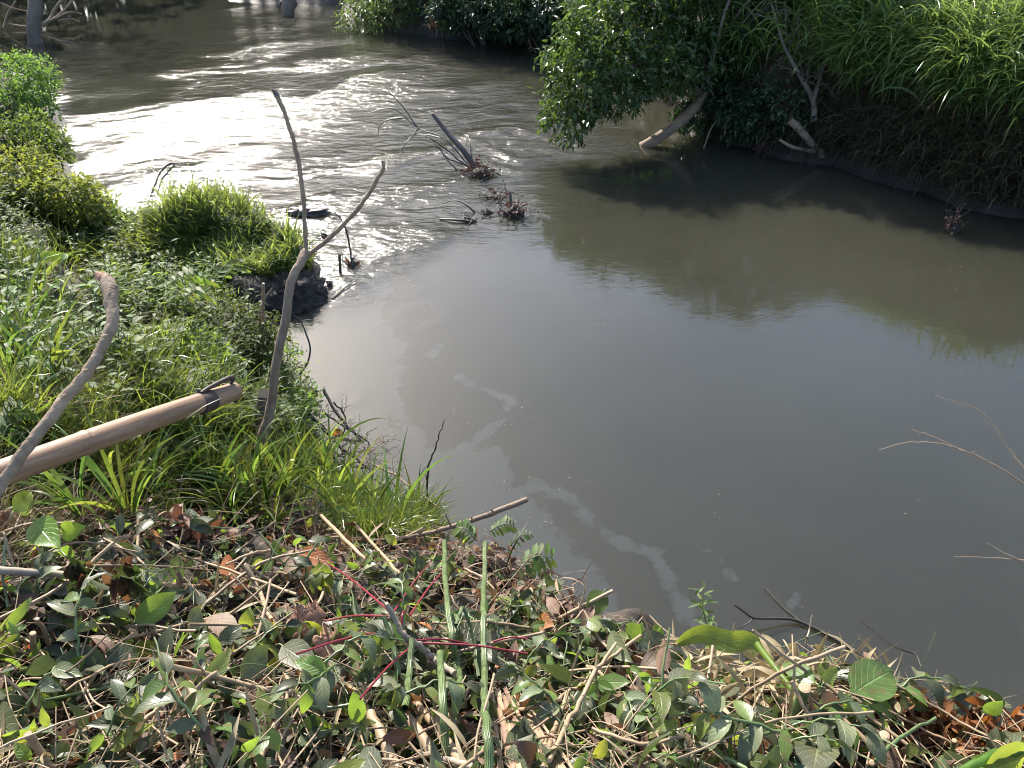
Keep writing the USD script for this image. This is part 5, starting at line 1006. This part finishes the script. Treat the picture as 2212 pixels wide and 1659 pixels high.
# seedling
g = G(780, 1580, .02)
t = thing('green_seedling', 'fresh green seedling with one upright leaf at the bottom middle left', 'seedling', g)
tp_ = G(776, 1560, .14); part(t, 'stem', tube(smooth_path([g, tp_], 4), [.004, .003], 6), green_stem)
for k, (b, asp, cu) in enumerate([((764, 1495), .55, .15), ((722, 1568), .32, .5), ((808, 1560), .35, .5), ((790, 1580), .5, .4)]):
    p1 = G(*b, .16 if k else .22); Ln = np.linalg.norm(p1 - tp_)
    mm, uv = leaves([tp_], [p1 - tp_], [unit(CAM - tp_) + V(.1, 0, .2)], Ln, Ln * asp, cu, .15, 8, .42, .01, k)
    part(t, 'leaf', mm, broad_y if k == 0 else broad, True, uv)
# five-leaved rosette at centre right
g = G(1290, 1475, .16)
t = thing('leaf_rosette', 'pale green rosette of five leaves at the right of the centre litter', 'plant', g)
for k, b in enumerate([(1302, 1435), (1262, 1462), (1268, 1500), (1320, 1490), (1345, 1470)]):
    p1 = G(*b, .18); Ln = np.linalg.norm(p1 - g); mm, uv = leaves([g], [p1 - g], [unit(CAM - g) + rng.normal(0, .25, 3)], Ln * 1.1, Ln * .5, .5, .25, 7, .5, .01, k); part(t, 'leaf', mm, broad, True, uv)
# willowy sprout
g = G(1535, 1450, .0); dg = float(depth(g))
t = thing('willowy_sprout', 'upright sprout of narrow willow-like leaves against the water at the litter edge', 'plant', g)
st_ = smooth_path([g, at_d(1535, 1420, dg), at_d(1528, 1360, dg), at_d(1518, 1310, dg - .02), at_d(1521, 1262, dg - .03)], 8)
part(t, 'stem', tube(st_, [.005, .0025], 6), green_stem)
r = np.random.default_rng(66)
for k in range(34):
    f = .22 + .76 * k / 33; p = st_[int(f * (len(st_) - 1))]; a = k * 2.4
    d = V(math.cos(a), math.sin(a) * .8, .55 - .3 * f + r.normal(0, .15)); Ln = r.uniform(.09, .15) * (1.15 - .5 * f)
    mm, uv = leaves([p], [d], [V(0, 0, 1) + r.normal(0, .2, 3)], Ln, Ln * .22, .5, .3, 5, .45, .0, k); part(t, 'leaf', mm, herb_l if k % 3 else broad, True, uv)
# strap leaf with pale folded base
pl = [(1462, 1392), (1490, 1376), (1520, 1370), (1552, 1380), (1580, 1386), (1610, 1384), (1640, 1396)]
pw = smooth_path([at_d(u, v, 2.72 - .02 * i) for i, (u, v) in enumerate(pl)], 5); n_ = len(pw); tt = np.linspace(0, 1, n_)
wid = .5 * .075 * np.clip(np.sin(np.pi * np.clip(tt * .8 + .03, 0, 1)) ** .6, .03, 1)
nn = unit(V(0, -.75, .66)); sd_ = unit(np.cross(nn, np.gradient(pw, axis=0)))
bl = np.stack([pw - sd_ * wid[:, None] + nn * .006, pw - nn * .004, pw + sd_ * wid[:, None] + nn * .006], 1).reshape(-1, 3)
i_ = np.arange(n_ * 3).reshape(n_, 3); q = np.stack([i_[:-1, :-1], i_[1:, :-1], i_[1:, 1:], i_[:-1, 1:]], -1).reshape(-1, 4)
t = thing('broad_strap_leaf', 'long wavy strap shaped leaf with a pale folded stem lying along the litter edge', 'leaf', pw[-1])
part(t, 'leaf_blade', (bl, np.vstack([q[:, [0, 1, 2]], q[:, [0, 2, 3]]])), broad, True, np.stack(np.meshgrid(tt, [0, .5, 1], indexing='ij'), -1).reshape(-1, 2))
part(t, 'stem', tube(smooth_path([at_d(1636, 1392, 2.6), at_d(1665, 1430, 2.5), at_d(1700, 1475, 2.4), G(1722, 1505, .05)], 5), [.012, .010, .009, .008], 8), broad_y)
for k, (a, b) in enumerate([((1640, 1375), (1690, 1430)), ((1650, 1372), (1668, 1420)), ((1662, 1440), (1690, 1420))]):
    p0, p1 = at_d(*a, 2.6), at_d(*b, 2.5); mm, uv = leaves([p0], [p1 - p0], [unit(CAM - p0) + rng.normal(0, .4, 3)], np.linalg.norm(p1 - p0), .035, .5, .5, 6, .5, .03, k); part(t, 'torn_strip', mm, straw_leaf, True, uv)

# stalks and stems that stand out
def gst(name, lab, px, r_, mat, cat='stalk', group=None, lift=(.1, .1), jit=.002, seed=0, sides=8, n=5, rough=.02, uv=False):
    m_ = len(px); lf = np.linspace(lift[0], lift[1], m_)
    pl = [G(u, v, f) for (u, v), f in zip(px, lf)]
    c = smooth_path(pl, n, jit, seed); mm = tube(c, r_, sides, rough=rough, seed=seed, cap=not uv)
    if uv:
        k = len(c); UVs = np.stack([np.tile(np.abs(np.linspace(-1, 1, sides, endpoint=False)), k), np.repeat(np.linspace(0, 1, k), sides)], -1)
        return solo(name, mm, mat, lab, cat, group, uv=UVs)
    return solo(name, mm, mat, lab, cat, group)
g = G(765, 1172, .06); dd = float(depth(g))
pl = [g, G(830, 1166, .1), at_d(911, 1155, dd - .12), at_d(992, 1132, dd - .15), at_d(1051, 1113, dd - .15), at_d(1139, 1080, dd - .1)]
t = thing('long_dead_branch', 'long dead grey branch pointing right from the bank out over the water', 'branch', g)
part(t, 'stem', tube(smooth_path(pl, 6, .002, 9), [.008, .010, .013, .015, .016, .017], 10, rough=.04, seed=3), bark_grey)
for k, (u, v, e, f) in enumerate([(905, 1152, 915, 1146), (1020, 1122, 1016, 1116), (1064, 1106, 1060, 1100), (975, 1140, 960, 1108)]):
    part(t, 'bud_spur', tube(smooth_path([at_d(u, v, dd - .15), at_d((u + e) / 2 + 1, (v + f) / 2, dd - .16), at_d(e, f, dd - .17)], 3), [.008, .005, .003], 6), bark_grey)
gst('straw_cane', 'pale straw cane slanting down left of the long dead branch', [(694, 1114), (760, 1180), (840, 1258)], [.011, .010, .010], straw, lift=(.22, .08), seed=1)
gst('straw_cane', 'second straw cane parallel to the first, right of it', [(765, 1129), (810, 1180), (864, 1240)], [.008, .009, .009], straw, lift=(.18, .08), seed=2)
gst('straw_cane', 'thick grey straw pole entering from the left edge', [(-80, 1222), (30, 1234), (138, 1242)], [.0145, .014, .013], bark_pale, lift=(.2, .14), seed=3, cat='pole')
gst('straw_cane', 'brown half buried pole continuing right under the hanging withered leaves', [(245, 1250), (340, 1262), (454, 1268), (640, 1275)], [.014, .013, .011, .009], stalk_brown, lift=(.1, .07), seed=4, cat='pole')
gst('straw_cane', 'thin pale cane running right and down to the fibre bundle', [(400, 1202), (520, 1240), (642, 1284)], [.005, .006, .006], straw, lift=(.14, .1), seed=5)
gst('straw_cane', 'ribbed dry cane with a frayed top left of the red bark', [(530, 1222), (560, 1280), (594, 1354)], [.012, .010, .008], straw, lift=(.2, .08), seed=6, rough=.06)
gst('straw_cane', 'split pale cane lying right of the frayed one', [(530, 1218), (556, 1236), (584, 1252)], [.008, .008, .007], straw, lift=(.18, .12), seed=7)
gst('straw_cane', 'brown cane standing out of the litter at the left', [(80, 1336), (98, 1372), (122, 1424)], [.008, .008, .007], stalk_brown, lift=(.22, .04), seed=8)
gst('straw_cane', 'straight tan cane rising from the bottom left middle', [(408, 1478), (440, 1560), (478, 1670)], [.010, .010, .009], straw, lift=(.24, .06), seed=9)
gst('straw_cane', 'brown cane in the bottom left corner', [(60, 1586), (85, 1620), (120, 1672)], [.010, .009, .009], stalk_brown, lift=(.22, .1), seed=10)
gst('straw_cane', 'crooked pale twig forking down at the bottom left middle', [(366, 1480), (340, 1530), (300, 1580), (285, 1650)], [.006, .007, .006, .005], straw, lift=(.1, .1), jit=.006, seed=11)
gst('straw_cane', 'long grey stem running across the lower left litter', [(0, 1618), (120, 1545), (250, 1470)], [.007, .007, .005], bark_grey, lift=(.06, .08), seed=12)
gst('straw_cane', 'pale thin cane crossing above the seedling', [(180, 1345), (260, 1352), (420, 1362)], [.004, .005, .004], straw, lift=(.12, .12), jit=.004, seed=13)
gst('straw_cane', 'crooked dry twig standing left of the fibre bundle', [(655, 1545), (625, 1470), (640, 1420)], [.006, .005, .004], stalk_brown, lift=(.08, .16), jit=.006, seed=14)
gst('straw_cane', 'straw twig forking at the lower middle', [(560, 1660), (590, 1570), (630, 1480)], [.008, .007, .005], stalk_brown, lift=(.1, .14), jit=.004, seed=15)
gst('pale_stick', 'pale stick angled down left of the lower right stick pair', [(1226, 1494), (1200, 1570), (1170, 1660)], [.006, .007, .007], straw, lift=(.16, .14), seed=16)
gst('pale_stick', 'longer pale stick angled down, right of the pair', [(1330, 1390), (1280, 1464), (1232, 1550), (1188, 1640)], [.005, .007, .007, .006], straw, lift=(.22, .16), seed=17)
g = G(1204, 1338, .08); d0 = float(depth(g))
stick('raised_stick', 'dry stick raised over the litter edge pointing up right at the water', [g, at_d(1262, 1308, d0 - .03), at_d(1324, 1276, d0 - .02)], [.008, .008, .007], straw, twigs=[([at_d(1250, 1314, d0 - .03), at_d(1262, 1280, d0 - .03), at_d(1263, 1250, d0 - .03)], [.003, .002]), ([at_d(1245, 1316, d0), at_d(1262, 1330, d0)], [.005, .003])])
gst('raised_stick', 'tan stick pointing up right beside the ribbed grey leaf', [(1285, 1450), (1330, 1412), (1383, 1372)], [.006, .006, .006], straw, 'stick', lift=(.14, .2), seed=19)
gst('arched_cane', 'long arched brown stem crossing right above the fibre bundle', [(1112, 1536), (1170, 1522), (1225, 1497), (1280, 1468)], [.007, .007, .006, .005], stalk_brown, lift=(.12, .16), seed=20)
for k, (lab, px, rr) in enumerate([('tallest ribbed green cut stem in the centre of the litter', [(1048, 1172), (1046, 1260), (1044, 1330), (1046, 1450), (1050, 1560), (1056, 1668)], .0105), ('ribbed green cut stem left of the tallest one', [(960, 1170), (963, 1260), (975, 1370), (990, 1440), (997, 1510)], .0105),
                                   ('short ribbed green stem at the far left of the cut stems', [(901, 1192), (899, 1230), (897, 1262)], .009), ('dull green stem standing low between the thick tan canes', [(950, 1410), (955, 1500), (962, 1630)], .011), ('shaded green stem left of the thick tan canes', [(890, 1380), (884, 1450), (876, 1530)], .010), ('thin green hooked stem right of the red petioles', [(985, 1350), (1000, 1312), (1020, 1370), (1034, 1460)], .006), ('green stem at the left of the red petioles', [(828, 1330), (850, 1400), (860, 1460)], .008)]):
    gst('green_cut_stem', lab, px, [rr * .9, rr, rr], green_stem, 'stem', lift=(.32, .2), seed=30 + k, sides=14, uv=True, n=6)
gst('thick_cane', 'left of two thick spotted tan canes at the bottom middle', [(838, 1500), (890, 1560), (960, 1668)], [.012, .014, .015], straw, 'cane', lift=(.12, .15), seed=40, sides=14)
gst('thick_cane', 'right of two thick spotted tan canes at the bottom middle', [(890, 1505), (940, 1570), (1010, 1668)], [.011, .013, .014], straw, 'cane', lift=(.12, .15), seed=41, sides=14)
gst('white_stick', 'bleached white stick lying across the two thick tan canes', [(902, 1624), (955, 1638), (1020, 1656)], [.008, .008, .008], bark_pale, 'stick', lift=(.19, .19), seed=42)
gst('thick_cane', 'pale thick cane stub at the bottom left of the green stems', [(800, 1540), (830, 1600), (860, 1668)], [.014, .015, .016], straw, 'cane', lift=(.11, .12), seed=43, sides=12)
gst('trailing_wire_stem', 'long thin dark stem running diagonally across the centre right litter', [(955, 1370), (1060, 1440), (1160, 1520), (1230, 1580)], [.002, .002], twig_dark, 'stem', lift=(.18, .16), seed=44)
t = thing('fibre_bundle', 'bundle of brown dry leaf fibres at the bottom centre', 'dry leaves', G(1140, 1600, .05))
r = np.random.default_rng(70)
for k in range(34):
    f = k / 33; a = G(1062 + 50 * f + r.normal(0, 6), 1500 + r.normal(0, 14) + 10 * f, .11 + .05 * r.random()); b = G(1085 + 160 * f + r.normal(0, 6), 1690, .11 + .07 * r.random())
    c = smooth_path([a, (a + b) / 2 + V(0, 0, .012), b], 5, .001, k); wv = r.uniform(.003, .007); s_ = unit(np.cross(b - a, V(0, 0, 1))) * wv
    m3 = np.stack([c - s_ + V(0, 0, .004), c - V(0, 0, .002), c + s_ + V(0, 0, .004)], 1).reshape(-1, 3); i_ = np.arange(len(m3)).reshape(-1, 3)
    q = np.stack([i_[:-1, :-1], i_[1:, :-1], i_[1:, 1:], i_[:-1, 1:]], -1).reshape(-1, 4)
    part(t, 'fibre_strip', (m3, np.vstack([q[:, [0, 1, 2]], q[:, [0, 2, 3]]])), [stalk_brown, dead_leaf, straw][k % 3], True)
# thorny branch with red petioles
c = [G(u, v, .27) for u, v in [(834, 1303), (858, 1345), (876, 1377), (905, 1395), (940, 1425), (980, 1454)]]
t = thing('red_stalked_branch', 'cut grey thorny branch with long red leaf stalks spreading from it in the centre', 'branch', c[0])
part(t, 'stem', tube(smooth_path(c, 6, .002, 2), [.007, .009, .010, .011, .011, .010], 9, rough=.06), bark_pale)
for k, (a, b) in enumerate([((838, 1317), (702, 1213)), ((838, 1331), (702, 1342)), ((841, 1364), (640, 1413)), ((897, 1384), (1010, 1390)), ((905, 1389), (1140, 1412)), ((1066, 1386), (1140, 1380)), ((892, 1394), (778, 1510)), ((845, 1330), (932, 1213)), ((885, 1330), (962, 1230)), ((868, 1350), (872, 1320))]):
    p0, p1 = G(*a, .27), G(*b, .27); part(t, 'red_stalk', tube(smooth_path([p0, (p0 + p1) / 2 + V(0, 0, .015), p1], 5), [.0036, .003], 7), red_stem)
for k, b in enumerate([(835, 1310), (862, 1352), (890, 1384), (925, 1415), (958, 1440), (945, 1430)]):
    p0 = G(*b, .27); part(t, 'thorn', tube([p0, p0 + V(rng.normal(0, .01), rng.normal(0, .01), .022)], [.004, .001], 5), bark_pale)
# rotten red bark
def bark_chunk(name, lab, u, v, w, h, seed, lift=.1):
    p = G(u, v, lift); r = np.random.default_rng(seed); nn = unit(CAM - p + V(0, 0, .3)); s_ = unit(np.cross(V(0, 0, 1), nn)); up2 = np.cross(nn, s_)
    t = thing(name, lab, 'bark', p)
    nu_, nv_ = 16, 20; a, b = np.meshgrid(np.linspace(-1, 1, nu_), np.linspace(-1, 1, nv_), indexing='ij')
    rag = meshkit.noise(np.stack([a * 5, b * 0, a * 0], -1), seed); rag2 = meshkit.noise(np.stack([b * 4, a * 0 + 3, b * 0], -1), seed)
    X = a * w * .5 * (.75 + .4 * rag2); Y = b * h * .5 * (.75 + .45 * rag); Z = -(a ** 2) * w * .25 + .012 * meshkit.fbm(np.stack([a * 4, b * 2, 0 * a], -1), 3, seed)
    top = p + X[..., None] * s_ + Y[..., None] * up2 + Z[..., None] * nn; bot = top - nn * .014
    i_ = np.arange(nu_ * nv_).reshape(nu_, nv_); q = np.stack([i_[:-1, :-1], i_[1:, :-1], i_[1:, 1:], i_[:-1, 1:]], -1).reshape(-1, 4); o = nu_ * nv_
    loop = np.concatenate([i_[:, 0], i_[-1, 1:], i_[-2::-1, -1], i_[0, -2:0:-1]]); l2 = np.roll(loop, -1)
    f = np.vstack([q[:, [0, 1, 2]], q[:, [0, 2, 3]], q[:, [0, 2, 1]] + o, q[:, [0, 3, 2]] + o, np.stack([loop, loop + o, l2], 1), np.stack([l2, loop + o, l2 + o], 1)])
    part(t, 'bark', (np.vstack([top.reshape(-1, 3), bot.reshape(-1, 3)]), f), bark_red, 45)
    for k in range(7):
        e = p + s_ * r.uniform(-.4, .4) * w + up2 * h * .35; part(t, 'splinter', tube([e, e + up2 * r.uniform(.02, .05) + nn * r.normal(0, .01)], [.006, .001], 5), bark_red)
bark_chunk('rotten_bark', 'upright slab of rotten red brown bark in the middle of the litter', 668, 1350, .11, .14, 3, .2)
bark_chunk('rotten_bark', 'smaller crumbling orange bark piece right of the red slab', 715, 1392, .10, .08, 8, .19)
# cut stubs
for k, (lab, a, b, rr, mt) in enumerate([('thick ribbed cut stub standing on the right of the litter', (1712, 1568), (1738, 1486), .017, green_stem), ('pale cut stub at the bottom right', (1890, 1655), (1911, 1588), .013, bark_pale), ('small pale stub left of the pale cut stub', (1872, 1668), (1884, 1648), .008, bark_pale), ('bright green stub near the bottom right corner', (2050, 1660), (2062, 1600), .008, green_stem), ('short brown stub at the lower left', (72, 1460), (71, 1368), .010, stalk_brown)]):
    p0 = G(*a, .03); p1 = at_d(*b, float(depth(p0)) - .1)
    t = thing('cut_stub', lab, 'stub', p0); part(t, 'stem', tube(smooth_path([p0, p1], 5), [rr, rr * .95], 12, rough=.02), mt)
    ax = unit(p1 - p0); part(t, 'cut_face', tube([p1 + ax * .0005, p1 + ax * .002], [rr * .95, rr * .6], 12), cut_wood, False)
# twigs at the right litter edge
d0 = float(depth(G(1842, 1440, .1)))
stick('edge_twig', 'thin tan twig lying along the right litter edge and jutting over the water', [at_d(1842, 1438, d0), at_d(1933, 1463, d0 - .05), at_d(2000, 1470, d0 - .05), at_d(2066, 1477, d0)], [.004, .004, .003], straw, twigs=[([at_d(2012, 1472, d0), at_d(2022, 1520, d0)], [.003, .003]), ([at_d(2018, 1480, d0), at_d(2024, 1446, d0)], [.003, .002])])
d0 = float(depth(G(1743, 1440, .05)))
stick('pale_tendril', 'pale thin tendril rising in front of the water at the right', [G(1743, 1440, .0), at_d(1741, 1395, d0), at_d(1748, 1362, d0), at_d(1754, 1328, d0)], [.003, .003, .002], bark_pale)
stick('edge_sprig', 'short upright pale sprig right of the tendril', [G(1930, 1462, .02), at_d(1940, 1440, float(depth(G(1930, 1462)))), at_d(1951, 1408, float(depth(G(1930, 1462))))], [.003, .002], straw)
d0 = float(depth(G(1380, 1400, .1)))
stick('edge_sprig', 'thin brown arching sprig left of the strap leaf', [G(1392, 1410, .05), at_d(1425, 1395, d0 - .1), at_d(1465, 1390, d0 - .2)], [.003, .002], stalk_brown)
gst('edge_twig', 'long brown twig sloping down across the right litter', [(1935, 1480), (2030, 1530), (2130, 1590), (2212, 1625)], [.004, .004, .003], stalk_brown, 'twig', lift=(.16, .16), seed=50)
gst('edge_twig', 'brown twig across the lower right litter', [(1905, 1528), (1985, 1570), (2060, 1608)], [.004, .004], stalk_brown, 'twig', lift=(.14, .14), seed=51)
gst('green_tendril', 'thick pale green curved stem in the bottom right corner', [(2070, 1672), (2130, 1638), (2230, 1612)], [.010, .011, .012], broad_y, 'stem', lift=(.2, .25), seed=52)
# half sunk branch
pts = [(1895, 1442, .0), (1824, 1392, .012), (1729, 1343, .02), (1680, 1336, .05), (1630, 1335, .08), (1608, 1322, .11), (1586, 1306, .16)]
stick('half_sunk_branch', 'dark branch lying in the water beyond the right litter edge, its tip lifted', [at_z(u, v, z) for u, v, z in pts], [.014, .013, .011, .010, .009, .007, .005], twig_dark, cat='branch', twigs=[([at_z(1729, 1343, .015), at_z(1690, 1310, .01), at_z(1652, 1270, .008)], [.008, .004]), ([at_z(1628, 1335, .07), at_z(1618, 1345, .05), at_z(1598, 1356, .04)], [.006, .004])])
stick('sunk_twig', 'faint thin twig under the water right of the half sunk branch', [at_z(1990, 1440, .003), at_z(1975, 1412, .004), at_z(1930, 1395, .002), at_z(1860, 1340, .003)], [.005, .004, .003], twig_dark)
# twigs reaching in from the right edge
stick('reaching_twig', 'thin reddish bare twig reaching in from the right edge over the water', [at_d(2420, 1190, 3.2), at_d(2212, 1045, 3.3), at_d(2120, 990, 3.35), at_d(2040, 962, 3.4), at_d(1968, 955, 3.4), at_d(1900, 972, 3.4)], [.007, .0036, .0028, .002, .0014], stalk_brown, cat='twig', jit=.002, twigs=[([at_d(2080, 975, 3.37), at_d(2020, 945, 3.37), at_d(1968, 928, 3.37)], [.003, .002]), ([at_d(2150, 1008, 3.34), at_d(2110, 980, 3.34), at_d(2100, 975, 3.34)], [.002, .001])])
stick('reaching_twig', 'upper thin dark twig bending down from the right edge', [at_d(2420, 1200, 3.2), at_d(2212, 1010, 3.4), at_d(2165, 945, 3.45), at_d(2110, 885, 3.5), at_d(2020, 855, 3.5)], [.006, .003, .002, .0014], stalk_brown, cat='twig', jit=.002, twigs=[([at_d(2150, 930, 3.46), at_d(2100, 870, 3.46)], [.002, .001])])
stick('reaching_twig', 'pale forked twig tip at the right edge above the litter', [at_d(2420, 1225, 3.0), at_d(2212, 1211, 3.0), at_d(2196, 1208, 3.0), at_d(2120, 1204, 3.0), at_d(2061, 1202, 3.0)], [.005, .003, .002, .0014], stalk_brown, cat='twig', twigs=[([at_d(2198, 1208, 3.0), at_d(2160, 1190, 3.0), at_d(2134, 1173, 3.0)], [.003, .002])])

# hanging withered compound leaf
g = G(170, 1225, .3); t = thing('withered_leaves', 'cluster of black withered leaves hanging from a dry stem at the left', 'leaves', g)
part(t, 'stem', tube(smooth_path([G(140, 1226, .2), G(165, 1222, .3), G(330, 1222, .2), G(460, 1232, .14)], 6), [.004, .004, .003], 6), stalk_brown)
r = np.random.default_rng(88)
for k in range(34):
    p = G(r.uniform(140, 310), r.uniform(1190, 1260), .32); d = V(r.normal(0, .35), r.normal(0, .25), -1); Ln = r.uniform(.08, .15)
    mm, uv = leaves([p], [d], [V(0, -1, .2) + r.normal(0, .6, 3)], Ln, Ln * .4, r.uniform(.2, .8), .5, 6, .45, .04, k); part(t, 'withered_leaf', mm, dark_broad if k % 4 else dead_leaf, True, uv)

# wilted cuttings heaped over the near bank: a stem with its own leaves
def cutting(seed, label):
    r = np.random.default_rng(seed); t = thing('wilted_cutting', label, 'cutting', M=np.eye(4), group='wilted leafy cuttings heaped on the near bank')
    c = smooth_path([V(0, 0, 0), V(.12, .02, .05), V(.26, -.02, .03)], 6, .002, seed); part(t, 'stem', tube(c, [.004, .002], 6), green_stem)
    for k in range(8):
        p = c[2 + k]; a = k * 2.4; d = V(.5, math.cos(a), math.sin(a) * .4 - .25); Ln = r.uniform(.065, .115)
        mm, uv = leaves([p], [d], [V(0, 0, 1) + r.normal(0, .4, 3)], Ln, Ln * .5, r.uniform(.4, 1.4), .4, 6, .42, .04, seed + k); part(t, 'leaf', mm, [grey_leaf, broad, dark_broad, grey_leaf][k % 4], True, uv)
    return t
lab = 'wilted grey green leafy cutting heaped among the cut stems'
cp_ = [cutting(1700 + k, lab) for k in range(3)]
for k, (u, v) in enumerate(in_poly([(620, 1230), (1000, 1210), (1180, 1290), (1300, 1420), (1420, 1480), (1250, 1560), (900, 1520), (620, 1440)], 36, 1710).tolist() + in_poly([(0, 1190), (620, 1190), (640, 1640), (0, 1640)], 10, 1711).tolist() + in_poly([(1250, 1480), (1900, 1500), (2150, 1600), (1250, 1640)], 8, 1712).tolist()):
    r = np.random.default_rng(1720 + k); p = G(u, v, r.uniform(.08, .2)); gn = gnormal(p); M = frame(np.cross(gn, r.normal(size=3)), gn + r.normal(0, .3, 3), p, r.uniform(.8, 1.2))
    lb = mark_label(['grey green wilted cutting', 'drooping leafy cutting', 'wilted leafy cutting'][k % 3], u, v, marks, said)
    if k < 3: set_m(cp_[k], M); tag(cp_[k], lb)
    else: dup(cp_[k % 3], M, lb)
